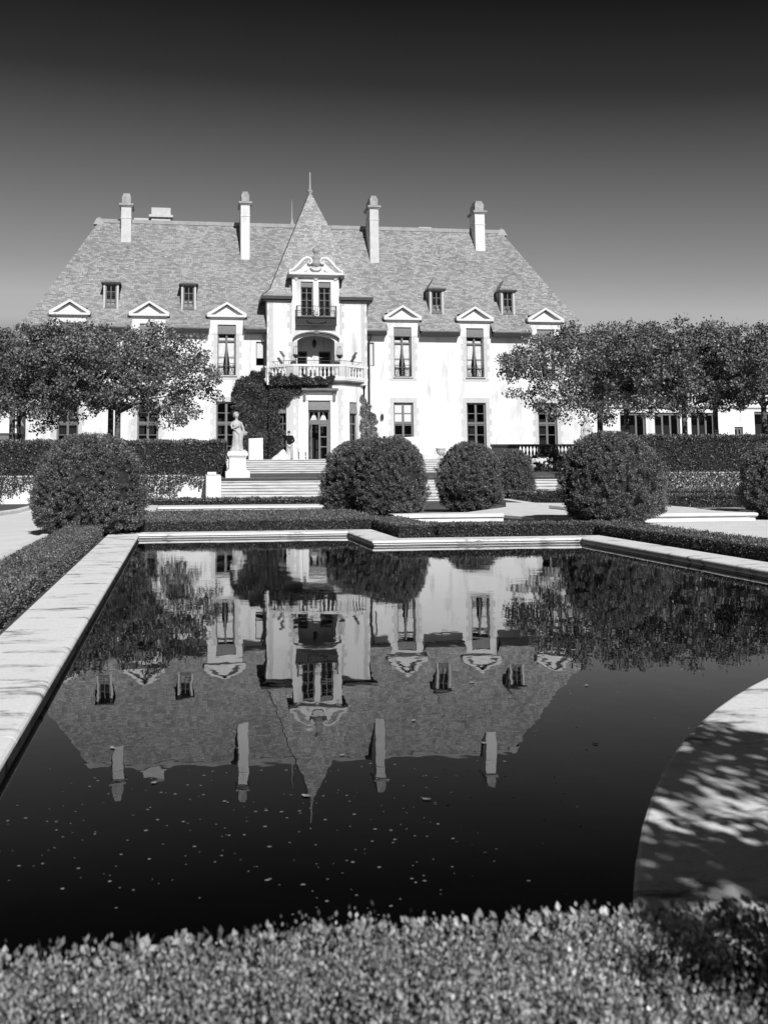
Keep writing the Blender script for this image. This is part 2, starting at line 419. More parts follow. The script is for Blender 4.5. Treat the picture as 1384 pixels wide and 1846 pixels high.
# near hedge: shoots of small oval leaves along the bottom of the picture
def near_hedge():
    Ps, Ds, Ss = [], [], []
    for (xa, xb, n) in ((-1.0, 1.9, 33000), (-3.2, -1.0, 4000), (1.9, 3.8, 3600)):
        x = xa+(xb-xa)*rng.random(n); y = .92+1.12*rng.random(n)
        hol = np.sin(x*23+np.sin(y*17)*2)*np.sin(y*21+np.sin(x*15)*2); top = .505+.014*np.sin(x*5+y*3)+.010*np.sin(x*11-y*7)+rng.normal(0, .012, n)-.07*np.clip(hol-.2, 0, 1)
        tall = rng.random(n) < .012; top = top+tall*rng.random(n)*.035
        lean = rng.normal(0, .22, (n, 2))
        for k in range(6):                        # leaf pairs up the shoot
            h = .085*(k+.4)/6
            az = rng.random(n)*2*pi
            px = x+lean[:,0]*h; py = y+lean[:,1]*h; pz = top-.085+h
            Ps.append(np.stack([px, py, pz], 1))
            out = .75-.10*k
            Ds.append(np.stack([np.cos(az)*out+lean[:,0], np.sin(az)*out+lean[:,1], np.full(n, .45+.13*k)], 1))
            Ss.append((.0086*(.6+.7*rng.random(n)+.5*rng.random(n)**4)))
        m2 = n//2                                   # back face
        x = xa+(xb-xa)*rng.random(m2); z = .08+.42*rng.random(m2)
        Ps.append(np.stack([x, 2.04+rng.normal(0, .015, m2), z], 1)); Ds.append(np.stack([rng.normal(0,.5,m2), .8+rng.normal(0,.4,m2), .6+rng.normal(0,.4,m2)], 1)); Ss.append(np.full(m2, .02))
    P = np.concatenate(Ps); D = np.concatenate(Ds); S = np.concatenate(Ss)
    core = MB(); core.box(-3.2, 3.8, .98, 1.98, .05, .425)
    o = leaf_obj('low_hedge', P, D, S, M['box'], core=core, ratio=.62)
    tag(o, 'close leafy box hedge filling the bottom edge of the view before the pool', 'hedge')
near_hedge()
HG = M['boxlow']
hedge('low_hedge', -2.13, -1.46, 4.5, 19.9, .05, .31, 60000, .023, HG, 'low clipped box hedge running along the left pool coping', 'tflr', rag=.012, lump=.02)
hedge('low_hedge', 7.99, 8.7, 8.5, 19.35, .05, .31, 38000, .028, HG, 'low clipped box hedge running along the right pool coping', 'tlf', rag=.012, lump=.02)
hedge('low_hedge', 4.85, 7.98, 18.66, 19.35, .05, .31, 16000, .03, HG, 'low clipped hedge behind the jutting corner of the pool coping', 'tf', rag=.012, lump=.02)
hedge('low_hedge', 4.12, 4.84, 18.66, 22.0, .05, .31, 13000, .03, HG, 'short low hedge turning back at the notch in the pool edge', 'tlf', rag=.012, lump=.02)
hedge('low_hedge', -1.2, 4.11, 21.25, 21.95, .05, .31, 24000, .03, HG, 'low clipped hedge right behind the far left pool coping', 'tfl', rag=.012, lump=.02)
hedge('ground_cover_bed', -.9, 4.6, 22.8, 27.2, -.03, .27, 26000, .035, HG, 'flat topped planting bed behind the first low hedge, before a white coping', 'tfl', 'planting bed', rag=.015, lump=.02)
hedge('low_hedge', -1.4, 10.5, 45.2, 46.2, -.3, .03, 9000, .08, HG, 'long low hedge across the foot of the lower stone steps', 'tfl', rag=.02)
hedge('low_hedge', 15.2, 19.2, 45.0, 46.0, -.3, .24, 6000, .08, HG, 'dark low hedge at the foot of the steps between two clipped yews', 'tfl', rag=.02)
hedge('low_hedge', 20.5, 34, 44.2, 45.2, -.3, .31, 8000, .08, HG, 'low hedge before the pale ivy wall on the right', 'tfl', rag=.02)
hedge('low_hedge', 17.5, 23.6, 37.6, 38.6, -.26, .25, 7000, .07, HG, 'second low hedge right of the round yew, with a dark end', 'tfl', rag=.02)
hedge('low_hedge', 23.7, 24.6, 30.5, 38.6, -.2, .25, 7000, .07, HG, 'low hedge seen end on at the far right beyond the stone ledge', 'tlf', rag=.02)
hedge('low_hedge', 11.9, 12.9, 13.0, 17.9, .05, .22, 3000, .05, HG, 'small low hedge on the white gravel at the right edge', 'tlf', rag=.02)
hedge('tall_hedge', -32, 2.45, 53.4, 55.0, .9, 2.84, 60000, .10, M['hedge'], 'tall dark clipped hedge under the trees on the left', 'tfr', up=.6, rag=.05, lump=.08)
hedge('tall_hedge', 24.3, 62, 53.4, 55.0, .9, 3.1, 64000, .10, M['hedge'], 'tall dark clipped hedge under the trees on the right', 'tfl', up=.6, rag=.05, lump=.08)

# ------------------------------------------------------------------ retaining walls with ivy
def retaining(x0, x1, label, vlabel, mm, dens, bare):
    b = MB(); b.box(x0, x1, 50.4, 50.74, -.35, .98)
    for i in range(int((x1-x0)/1.2)): b.box(x0+i*1.2+.01, x0+i*1.2+1.19, 50.34, 50.78, .98, 1.06)
    tag(b.build('retaining_wall', M['stone']), label, 'wall')
    n = int((x1-x0)*dens); x = x0+(x1-x0)*rng.random(n); h = rng.random(n)
    edge = .30+.22*np.sin(x*.9+1)+.16*np.sin(x*2.3)+.10*np.sin(x*5.1)
    keep = h > edge*bare+rng.normal(0, .08, n)
    x, h = x[keep], h[keep]; n = len(x)
    P = np.stack([x, 50.33-.12*rng.random(n)-.06*h, -.3+1.42*h], 1)
    D = np.stack([rng.normal(0,.6,n), -.6+rng.normal(0,.4,n), -.1+rng.normal(0,.6,n)], 1)
    tag(leaf_obj('wall_ivy', P, D, .10*(.7+.6*rng.random(n)), mm, ratio=.8), vlabel, 'climbing plant')
retaining(-32, 1.25, 'stone retaining wall left of the lower steps', 'ivy spilling over the left retaining wall, bare stone showing near the ground', M['ivy'], 700, 1.0)
retaining(20.6, 62, 'stone retaining wall right of the lower steps', 'pale small leaved ivy over the right retaining wall', M['paleivy'], 800, .18)

# ------------------------------------------------------------------ steps
def flight(name, x0, x1, y0, y1, z0, z1, n, label):
    b = MB(); r = (z1-z0)/n; t = (y1-y0)/n
    for i in range(n):
        b.box(x0, x1, y0+i*t, y1+.02*i, z0-.1 if i == 0 else z0+i*r-.03, z0+(i+1)*r-.045)
        x = x0
        while x < x1-.01:                        # tread slabs with open joints and a small nosing
            w = min(x1, x+random.choice((1.5, 1.8, 2.1)))
            b.box(x+.004, w-.004, y0+i*t-.06, y0+(i+1)*t-.035 if i < n-1 else y1, z0+(i+1)*r-.045, z0+(i+1)*r); x = w
    return tag(b.build(name, M['steps']), label, 'steps')
flight('stone_steps', 2.02, 20.5, 49.2, 51.3, -.3, .88, 8, 'wide lower flight of pale stone steps behind the far hedge')
flight('stone_steps', 3.8, 19.05, 58.2, 60.05, 1.1, 1.884, 6, 'upper flight of pale stone steps leading to the mansion terrace')
b = MB(); b.yprism([(0,0),(1,0),(1,1),(0,1)], 0, 1); b = MB()
for x0, lab in ((1.28, 'sloping stone block ending the lower steps on the left'), (20.52, 'sloping stone block ending the lower steps on the right')):
    b = MB(); rows = [[(x0+u*.72, y, z) for u in (0, 1)] for y, z in ((48.7,-.35),(48.7,.92),(48.9,1.02),(50.3,1.08),(50.3,-.35))]
    b.grid(rows, False); b.face([r[0] for r in rows]); b.face([r[1] for r in reversed(rows)])
    b.box(x0+.08, x0+.5, 49.5, 50.0, 1.07, 1.2)
    tag(b.build('step_block', M['stone']), lab, 'stone block')
for x0, x1, lab in ((-60, 3.78, 'low terrace wall left of the upper steps'), (24.95, 70, 'low terrace wall behind the right hedge')):
    b = MB(); b.box(x0, x1, 59.95, 60.25, 1.0, 1.90); tag(b.build('terrace_wall', M['stone']), lab, 'wall')

# ------------------------------------------------------------------ stonework of the middle garden
b = MB(); b.box(-.85, 9.6, 41.2, 43.2, -.34, -.17); b.box(-.85, 9.6, 41.14, 41.2, -.24, -.18)
tag(b.build('stone_coping', M['stone']), 'long white coping strip behind the planting bed, before the lower steps', 'pool coping')
b = MB(); b.box(-1.6, -.87, 37.6, 43.2, -.3, -.16); tag(b.build('stone_coping', M['stone']), 'short white coping return beside the left round yew', 'pool coping')
b = MB(); b.box(5.4, 8.3, 25.2, 25.9, -.08, .17); b.box(5.4, 8.3, 25.15, 25.95, .11, .20)
tag(b.build('stone_coping', M['stone']), 'pale coping bar glimpsed between two clipped yews behind the low hedge', 'pool coping')
b = MB()
b.prism([(8.9, 24.6), (10.1, 24.6), (13.3, 33.6), (11.7, 34.6), (10.3, 30.8), (8.2, 27.6)], -.1, .05)
b.prism([(8.85, 24.5), (10.15, 24.5), (13.4, 33.7), (11.6, 34.9), (10.3, 31.0), (8.05, 27.7)], .05, .12)
tag(b.build('basin_corner', M['stone']), 'angled white stone basin corner between the round yews', 'basin')
b = MB(); b.prism([(13.3, 33.8), (13.75, 33.8), (14.9, 44.6), (14.45, 44.6)], -.3, -.07)
tag(b.build('stone_coping', M['stone']), 'thin white coping line running back beside the dark low hedge', 'pool coping')
b = MB(); b.box(11.2, 14.25, 23.5, 26.2, -.05, .10); b.box(11.2, 14.55, 23.9, 29.6, .10, .135)
rows = [[(x, 23.86+r*-.09*sin(a), .17+.05*cos(a)) for a in [pi*k/6 for k in range(7)]] for x, r in ((11.2, 1), (14.5, 1))]
b.grid(rows, True); b.box(11.2, 14.5, 23.86, 29.6, .12, .215)
b.box(14.35, 15.6, 24.6, 25.4, -.05, .09); b.box(14.56, 15.9, 26.2, 27.2, .06, .19)
for x in (14.42, 14.5): b.box(x, x+.03, 24.0, 24.5, .1, .26)
tag(b.build('stone_ledge', M['stone']), 'low white stepped stone ledge on gravel right of the large round yew', 'stone ledge')

# ------------------------------------------------------------------ round clipped yews
def yew(cx, cy, r, z0, z1, nt_, label, seed, egg=0, leaf=.036, per=50, flat=1.0):
    nt_ = int(nt_*2.0)
    rg = np.random.default_rng(seed)
    root = empty('clipped_yew', (cx, cy, z0), label, 'shrub', 'round clipped yews in the garden')
    H = z1-z0
    ks = rg.normal(size=(9, 3))*np.array([3, 3, 2.2]); ph = rg.random(9)*6.3
    def surf(d):                                  # uneven hand-clipped outline
        f = np.zeros(len(d))
        for q in range(9): f += np.sin(d@ks[q]*(1+.25*q)+ph[q])*(.042 if q < 5 else .028)
        return 1+f
    def shape(d, f):                              # domed top, steep sides, tucked foot
        z = d[:,2]; el = np.sqrt(np.maximum(1-z*z, 0)); e2 = np.where(z > 0, el**.86, el**.45)
        e2 = e2*np.where(z < -.75, 1-.35*(-z-.75)/.25, 1)
        az = d[:,:2]/np.maximum(np.linalg.norm(d[:,:2], axis=1, keepdims=True), 1e-5)
        zz = .44+.56*z if False else np.where(z > 0, .42+.58*z, .42+.42*z)
        return np.stack([cx+az[:,0]*e2*r*f+egg*(zz-.4)*2*r, cy+az[:,1]*e2*r*f*flat, z0+zz*H*np.where(z > 0, .93+.07*f, 1)], 1)
    d = rg.normal(size=(nt_, 3)); d[:,2] *= 1.15; d /= np.linalg.norm(d, axis=1, keepdims=True)
    hole = np.sin(d@ks[0]*3.1+1)+np.sin(d@ks[1]*3.7+ph[1])+np.sin(d@ks[2]*4.3)
    d = d[(hole > -1.75) | (rg.random(nt_) < .3)]; nt_ = len(d)
    T = shape(d, surf(d)*(1+rg.normal(0, .034, nt_)))
    ax = d*.7+np.array([0,0,.6])+rg.normal(0, .33, (nt_, 3)); ax /= np.linalg.norm(ax, axis=1, keepdims=True)
    L = leaf*(2.6+2.4*rg.random(nt_))*np.where(rg.random(nt_) < .05, 1.7, 1)
    idx = np.repeat(np.arange(nt_), per); n = len(idx); u = rg.random(n)
    sp = rg.normal(size=(n, 3)); sp -= (sp*ax[idx]).sum(1, keepdims=True)*ax[idx]; sp /= np.linalg.norm(sp, axis=1, keepdims=True)
    P = T[idx]+ax[idx]*((u-.72)*L[idx])[:,None]+sp*(leaf*1.05*(1-.55*u)*rg.random(n)**.6)[:,None]
    P[:,2] = np.maximum(P[:,2], z0+.015)
    D = ax[idx]*.75+sp*.8+rg.normal(0, .25, (n, 3))
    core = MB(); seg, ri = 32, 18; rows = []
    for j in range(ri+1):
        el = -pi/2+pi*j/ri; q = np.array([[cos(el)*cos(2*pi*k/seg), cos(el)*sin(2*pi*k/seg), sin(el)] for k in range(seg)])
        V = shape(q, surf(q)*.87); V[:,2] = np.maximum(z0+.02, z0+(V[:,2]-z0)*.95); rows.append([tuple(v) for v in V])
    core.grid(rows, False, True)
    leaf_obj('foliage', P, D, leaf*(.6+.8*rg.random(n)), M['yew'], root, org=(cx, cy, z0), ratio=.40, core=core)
    t = MB(); t.tube([(cx, cy, z0-.1), (cx+.03, cy, z0+.25), (cx, cy+.02, z0+.6)], [.09, .075, .06], 8); t.build('trunk', M['bark'], root)
yew(-1.80, 21.02, 1.10, .06, 2.08, 1150, 'broad clipped yew at the left end of the pool, tallest foreground bush on the left', 1, egg=.03)
yew(5.66, 26.5, .97, -.02, 2.19, 1050, 'front half of the paired clipped yews just right of the mansion door', 2)
yew(5.08, 28.0, 1.08, -.08, 2.16, 950, 'rear half of the paired clipped yews, tucked behind its neighbour on the left', 3)
yew(10.32, 35.1, 1.1, -.19, 2.24, 850, 'domed clipped yew standing alone right of the paired yews', 4, leaf=.05)
yew(16.0, 46.9, .98, -.30, 2.2, 550, 'farthest and smallest clipped yew, partly hidden by the domed one', 5, leaf=.06)
yew(9.99, 22.37, 1.14, .06, 2.18, 1250, 'largest clipped yew on the right, before the tall hedge', 6)
yew(15.45, 24.0, 1.05, .03, 1.95, 700, 'clipped yew cut off by the right edge of the view', 8, leaf=.05)

# ------------------------------------------------------------------ trees
def branchy(b, p, d, l, r, depth, tips, rg, spread, flat):
    p = Vector(p); d = Vector(d).normalized(); pts = [p]; rad = [r]
    for i in range(3):
        d = (d+Vector(rg.normal(0, .10, 3))).normalized(); p = p+d*l/3; pts.append(p.copy()); rad.append(r*(1-.14*(i+1)))
    b.tube(pts, rad, 7 if depth > 1 else 5); tips.append(p)
    if depth <= 0: return
    n = 3 if depth > 1 else 2
    a0 = rg.random()*6.28
    for i in range(n):
        a = a0+i*6.28/n+rg.normal(0, .4); side = Vector((cos(a), sin(a), 0))
        nd = (d*(.55)+side*spread*(.8+.4*rg.random())+Vector((0,0,flat))).normalized()
        branchy(b, pts[2+(i % 2)], nd, l*(.75+.2*rg.random()), rad[-1]*.72, depth-1, tips, rg, spread, flat)
def tree(x, y, z0, ztop, zbot, r, n, label, seed, trunk_r=.19, leaf=.135, group='pollarded trees beside the mansion', ragged=.6, name='plane_tree', lean=0, m='plane', mult=1):
    rg = np.random.default_rng(seed)
    root = empty(name, (x, y, z0), label, 'tree', group)
    b = MB(); tips = []
    fork = zbot+.2*(ztop-zbot)
    b.tube([(x, y, z0-.1), (x+.03, y, z0+.5), (x+lean*.4, y+.04, (z0+fork)/2), (x+lean, y, fork)], [trunk_r*1.35, trunk_r, trunk_r*.9, trunk_r*.85], 10)
    k = 5; a0 = rg.random()*6
    for i in range(k):
        a = a0+i*2*pi/k+rg.normal(0, .2)
        branchy(b, (x+lean, y, fork-.25*rg.random()*(fork-z0)*.5), (cos(a)*.9, sin(a)*.9, .45+.3*rg.random()), r*.45, trunk_r*.55, 2, tips, rg, .75, .12)
    branchy(b, (x+lean, y, fork), (0.05, 0, 1), (ztop-fork)*.45, trunk_r*.6, 2, tips, rg, .6, .25)
    b.build('trunk', M['bark'], root)
    # leaf clumps through a flat-topped crown, denser towards the shell
    n = int(n*2.1) if name == 'plane_tree' else n; H = ztop-zbot; nc = int(n/92); C = []
    while len(C) < nc:
        u = rg.uniform(-1, 1, 3); q = math.hypot(u[0], u[1])
        if q > 1: continue
        h = (u[2]+1)/2; az = math.atan2(u[1], u[0])
        lim = 1-.30*max(0, h-.62)/.38 if h > .62 else .74+.26*min(1, h/.40)
        lim *= 1+.12*sin(3*az+seed+5*h)+.07*sin(7*az-seed)
        if q > lim: continue
        low = ragged*(.16+.20*sin(az*2+seed)+.12*sin(az*5+seed*2))
        if h < low: continue
        if h < .55 and rg.random() < .80*(1-.6*q)*(1-.8*h): continue      # airy, see-through lower half
        if q < .5*lim and h < .78 and rg.random() < .6: continue
        C.append((x+lean+u[0]*r, y+u[1]*r, zbot+h*H))
    C = np.array(C)
    idx = rg.integers(0, len(C), n); sp = rg.normal(0, 1, (n, 3)); sp /= np.linalg.norm(sp, axis=1, keepdims=True)
    rad = (.12+.5*rg.random(n)**.6)*r*.122*mult
    P = C[idx]+sp*rad[:, None]*np.array([1.1, 1.1, .75])
    keep = rg.random(n) < .97; P = P[keep]; sp = sp[keep]; n = len(P)
    top = (rg.random(n) < .05)&(P[:,2] > ztop-.5); P[top, 2] += rg.random(top.sum())*.35
    D = sp*.7+np.array([0,0,.15])+rg.normal(0, .6, (n, 3))
    leaf_obj('crown', P, D, leaf*(.6+.8*rg.random(n)), M[m], root, org=(x, y, z0), ratio=.75)
tree(-3.45, 57, 1.05, 9.15, 3.6, 5.7, 17000, 'wide pollarded tree nearest the mansion on the left', 11)
tree(-9.2, 57.2, 1.05, 9.2, 3.6, 5.2, 15000, 'pollarded tree at the left edge of the view, front row', 12)
tree(-4.1, 60.9, 1.88, 8.7, 4.6, 3.4, 7000, 'pollarded tree just behind the wide left one, its trunk doubling it', 13)
tree(-9.4, 60.9, 1.88, 8.7, 4.4, 3.4, 8000, 'thin trunked rear pollarded tree on the far left', 14, .13)
tree(24.9, 57, 1.05, 9.5, 4.0, 5.9, 17000, 'wide pollarded tree nearest the mansion on the right', 15)
tree(30.5, 57.4, 1.05, 9.85, 4.3, 5.2, 15000, 'middle pollarded tree of the right row', 16, .19)
tree(35.6, 57.2, 1.05, 9.7, 4.2, 5.0, 14000, 'pollarded tree at the right edge of the view', 17, .19)
tree(28.4, 60.9, 1.88, 8.8, 5.0, 3.4, 8000, 'rear pollarded tree before the long low wing', 18)
tree(34.5, 60.9, 1.88, 8.8, 5.0, 3.4, 8000, 'rear pollarded tree near the arched opening of the wing', 19)
for i, (x, y, h, r) in enumerate(((-24, 92, 9.5, 6), (-19, 86, 7.5, 4.5), (-33, 98, 11, 7), (52, 92, 10, 7), (63, 96, 11, 7.5))):
    tree(x, y, 1.88, h, 2.4, r, 7000, ('bushy far tree beyond the left outbuilding', 'small far tree right beside the left outbuilding', 'tall far tree outside the left edge', 'far tree behind the right end of the wing', 'farthest tree behind the wing')[i], 30+i, .25, .3, 'far trees behind the mansion', .3, 'broad_tree', mult=1.4)
tree(2.92, -.26, .06, 3.2, 1.65, 1.55, 5400, 'small tree beside the viewpoint casting leafy shade over the curved coping', 41, .07, .075, 'trees by the near end of the pool', .5, mult=1.7)
# ------------------------------------------------------------------ the mansion
CXM = 9.8                                         # axis of the garden front
YF = 71.9
man = empty('mansion', (CXM, YF, 1.88), 'white chateau style mansion with steep slate roof and pointed centre tower', 'mansion')
COLS = [CXM+d for d in (-17.6, -12.05, -6.5, 6.48, 12.0, 17.5)]
def wall_grid(b, rects, holes, Y, rev=.32, plane=None):
    """front faces of a wall with openings and their reveals; plane maps (u, d, z) to the world"""
    if plane is None: plane = lambda u, d, z: (u, Y+d, z)
    xs = sorted({v for r in rects+holes for v in r[:2]}); zs = sorted({v for r in rects+holes for v in r[2:]})
    inside = lambda x, z, L: any(a < x < b_ and c < z < d for a, b_, c, d in L)
    for i in range(len(xs)-1):
        for j in range(len(zs)-1):
            x, z = (xs[i]+xs[i+1])/2, (zs[j]+zs[j+1])/2
            if inside(x, z, rects) and not inside(x, z, holes):
                b.face([plane(xs[i],0,zs[j]), plane(xs[i+1],0,zs[j]), plane(xs[i+1],0,zs[j+1]), plane(xs[i],0,zs[j+1])])
    for a, c, z0, z1 in holes:
        b.face([plane(a,0,z0),plane(a,0,z1),plane(a,rev,z1),plane(a,rev,z0)]); b.face([plane(c,0,z0),plane(c,rev,z0),plane(c,rev,z1),plane(c,0,z1)])
        b.face([plane(a,0,z1),plane(c,0,z1),plane(c,rev,z1),plane(a,rev,z1)]); b.face([plane(a,0,z0),plane(a,rev,z0),plane(c,rev,z0),plane(c,0,z0)])
UW = (8.02, 11.72); LW = (1.9, 6.12)
rects = [(CXM-20.45, CXM-3.6, 1.88, 11.15), (CXM+3.6, CXM+20.45, 1.88, 11.15)] + [(c-1.2, c+1.2, 11.15, 12.22) for c in COLS]
holes = [(c-.66, c+.66, *UW) for c in COLS] + [(c-.74, c+.74, *LW) for c in COLS]
SL = [(CXM-4.38, CXM-3.8, 8.76, 10.5), (CXM+3.78, CXM+4.32, 8.8, 10.55)]
for side in (-1, 1):
    b = MB(); wall_grid(b, [q for q in rects if (q[0]+q[1]-2*CXM)*side > 0], [q for q in holes+SL if (q[0]+q[1]-2*CXM)*side > 0], YF); b.build('facade_wall', M['wall'], man)
b = MB()
for x in (CXM-20.45, CXM+20.45): b.face([(x,YF,1.88),(x,YF+12,1.88),(x,YF+12,11.15),(x,YF,11.15)])
b.face([(CXM-20.45,YF+12,1.88),(CXM+20.45,YF+12,1.88),(CXM+20.45,YF+12,11.15),(CXM-20.45,YF+12,11.15)])
b.build('side_wall', M['wall'], man)
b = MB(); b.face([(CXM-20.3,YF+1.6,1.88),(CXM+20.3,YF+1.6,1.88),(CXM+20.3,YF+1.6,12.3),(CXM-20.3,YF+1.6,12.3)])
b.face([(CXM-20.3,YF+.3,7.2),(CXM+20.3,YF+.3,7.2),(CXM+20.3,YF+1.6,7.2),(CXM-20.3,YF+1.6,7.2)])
b.build('room_dark_sheet', M['room_dark'], man)
b = MB()                                          # base course
for a, c in ((CXM-20.5, CXM-3.5), (CXM+3.45, CXM+20.5)):
    x = a
    while x < c-.05:
        w = min(c, x+1.45)
        if not any(k-.8 < (x+w)/2 < k+.8 for k in COLS): b.box(x+.004, w-.004, YF-.05, YF-.004, 1.87, 2.32)
        elif b.v: b.build('plinth', M['quoin'], man); b = MB()
        x = w
    if b.v: b.build('plinth', M['quoin'], man); b = MB()
def quoins(b, x, z0, z1, Y, side, wd=(.26, .42), t=.012, h=.42):
    z, k = z0, 0
    while z < z1-.1:
        zz = min(z+h, z1); w = wd[k % 2]
        a, c = (x-w, x) if side < 0 else (x, x+w)
        b.box(a, c, Y-t, Y-.002, z+.006, zz-.006); z = zz; k += 1
def surround(c, hw, z0, z1, head, sill):
    b = MB(); quoins(b, c-hw-.005, z0, z1, YF, -1); quoins(b, c+hw+.005, z0, z1, YF, 1)
    if head:
        for k in range(5): b.box(c-1.02+k*.41, c-1.02+k*.41+.40, YF-.014, YF-.003, z1+.01, z1+.36)
    if sill: b.box(c-1.02, c+1.02, YF-.014, YF-.003, z0-.30, z0-.07); b.box(c-hw-.1, c+hw+.1, YF-.13, YF-.02, z0-.065, z0+.0)
    return b
# ---- window prototypes, built once and copied along the front
def frame_bars(b, c, Y, hw, z0, z1, mull, trans, fw=.09, d=.08):
    b.box(c-hw, c-hw+fw, Y, Y+d, z0, z1); b.box(c+hw-fw, c+hw, Y, Y+d, z0, z1)
    b.box(c-hw+fw, c+hw-fw, Y, Y+d, z1-fw, z1); b.box(c-hw+fw, c+hw-fw, Y, Y+d, z0, z0+fw)
    zz = [z0+fw] + [t for t in trans] + [z1-fw]
    for m_, w in mull: b.box(c+m_-w/2, c+m_+w/2, Y+.004, Y+d-.004, z0+fw, z1-fw)
    ms = sorted([-hw+fw]+[m_ for m_, w in mull]+[hw-fw])
    for t, w in trans.items():
        for a, e in zip(ms[:-1], ms[1:]): b.box(c+a+.001+(.03 if a > -hw+fw else 0), c+e-.001-(.03 if e < hw-fw else 0), Y+.012, Y+d-.012, t-w/2, t+w/2)
def awning(c, Y, hw, z0, z1, out=.18, n=10):
    b = MB(); rows = []
    m = n*6
    for j in range(5):
        t = j/4; r = []
        for i in range(m+1):
            x = c-hw+2*hw*i/m; ph = 2*pi*n*i/m
            z = z1+(z0-z1)*t
            if j == 4: z += .05*(1-abs(sin(ph/2)))
            r.append((x, Y-out*t*.6-.022*cos(ph)*(t+.2), z))
        rows.append(r)
    b.grid(rows, True); return b
def scroll_rail(c, Y, hw, z0, z1):
    b = MB(); b.tube([(c-hw,Y,z1),(c+hw,Y,z1)], .02); b.tube([(c-hw,Y,z0+.04),(c+hw,Y,z0+.04)], .016)
    for s in (-1, 1):
        b.tube([(c+s*hw,Y,z0),(c+s*hw,Y,z1+.03)], .018)
        b.tube([(c+s*(hw-.16),Y,z0),(c+s*(hw-.16),Y,z1)], .012)
        b.tube([(c+s*(hw-.08)+.06*cos(a),Y,z0+.25+.14*sin(a)) for a in [pi*2*k/10 for k in range(11)]], .011)
        b.tube([(c+s*(hw-.08)+.06*cos(a),Y,z0+.6+.14*sin(a)) for a in [pi*2*k/10 for k in range(11)]], .011)
    zc = (z0+z1)/2
    for r in (.36, .24, .10): b.tube([(c+r*cos(a),Y,zc+r*sin(a)*.95) for a in [2*pi*k/20 for k in range(21)]], .017)
    b.tube([(c-.3,Y,zc+.1),(c,Y,zc-.14),(c+.3,Y,zc+.1)], .012); return b
def curtain(c, Y, hw, z0, z1, open_):
    b = MB()
    for s in (-1, 1):
        rows = []
        for j in range(9):
            t = j/8; z = z1+(z0-z1)*t
            w = hw*(1-open_*min(1, t*1.15)) if t < .72 else hw*(1-open_*(.83-(t-.72)*.8))
            rows.append([(c+s*(hw-w*i/14), Y+.03*sin(i*1.9), z) for i in range(15)])
        b.grid(rows, True)
    return b
def upper_window(c):
    Y = YF+.2; o = Vector((c, Y, UW[0]))
    b = MB(); frame_bars(b, c, Y, .655, *UW, [(0,.13)], {10.55:.11, 9.4:.03, 8.75:.03})
    w = b.build('window', M['frame'], man, o)
    p = MB()
    for s in (-1, 1): p.face([(c+s*.33-.29,Y+.045,8.1),(c+s*.33+.29,Y+.045,8.1),(c+s*.33+.29,Y+.045,11.6),(c+s*.33-.29,Y+.045,11.6)])
    p.build('pane', M['glass'], w)
    awning(c, YF+.12, .63, 11.02, 11.70, .12).build('awning', M['awning'], w)
    cu = curtain(c, Y+.14, .56, 8.1, 10.47, .52)
    for s in (-1, 1): cu.face([(c+s*.3-.24,Y+.2,10.63),(c+s*.3+.24,Y+.2,10.63),(c+s*.3+.24,Y+.2,10.78),(c+s*.3-.24,Y+.2,10.80)])
    cu.build('curtain', M['curtain'], w)
    scroll_rail(c, YF-.03, .62, 8.03, 8.88).build('guard_rail', M['iron'], w)
    surround(c, .66, 8.02, 11.1, False, True).build('stone_surround', M['quoin'], w)
    return w
def lower_window(c):
    Y = YF+.2; o = Vector((c, Y, LW[0]))
    b = MB(); frame_bars(b, c, Y, .735, *LW, [(0,.16)], {4.62:.17, 5.33:.05, 3.75:.05, 2.95:.05}, .12)
    for s in (-1, 1):
        b.box(c+s*.36-.27, c+s*.36+.27, Y-.02, Y-.001, 4.44, 4.50)
    w = b.build('window', M['frame'], man, o)
    p = MB()
    for s in (-1, 1): p.face([(c+s*.35-.27,Y+.045,2.02),(c+s*.35+.27,Y+.045,2.02),(c+s*.35+.27,Y+.045,6.0),(c+s*.35-.27,Y+.045,6.0)])
    p.build('pane', M['glass'], w)
    surround(c, .74, 2.35, 6.12, True, False).build('stone_surround', M['quoin'], w)
    return w
for i, c in enumerate(COLS):
    if i == 0: uw, lw = upper_window(c), lower_window(c)
    else:
        for o in (uw, lw):
            k = copy_tree(o, man); k.location.x = o.location.x+(c-COLS[0])
            if o is lw and i == 3:                    # this one has its blinds down over the top lights
                q = MB()
                for s in (-1, 1): q.box(c+s*.35-.26, c+s*.35+.26, YF+.26, YF+.27, 4.72, 5.98)
                q.build('blind', M['blind'], man).name = 'window_blind'
for i, (a, c, z0, z1) in enumerate(SL):
    b = MB(); frame_bars(b, (a+c)/2, YF+.06, (c-a)/2-.005, z0, z1, [], {}, .05, .06)
    w = b.build('slit_window', M['dark'], man, ((a+c)/2, YF+.06, z0))
    p = MB(); p.face([(a+.04,YF+.1,z0+.04),(c-.04,YF+.1,z0+.04),(c-.04,YF+.1,z1-.04),(a+.04,YF+.1,z1-.04)]); p.build('pane', M['glass'], w)
    p = MB(); zb = z0+.55 if i == 0 else z0+.03; p.box(a+.05, c-.05, YF+.14, YF+.15, zb, z1-.04); p.build('blind', M['blind'], w)
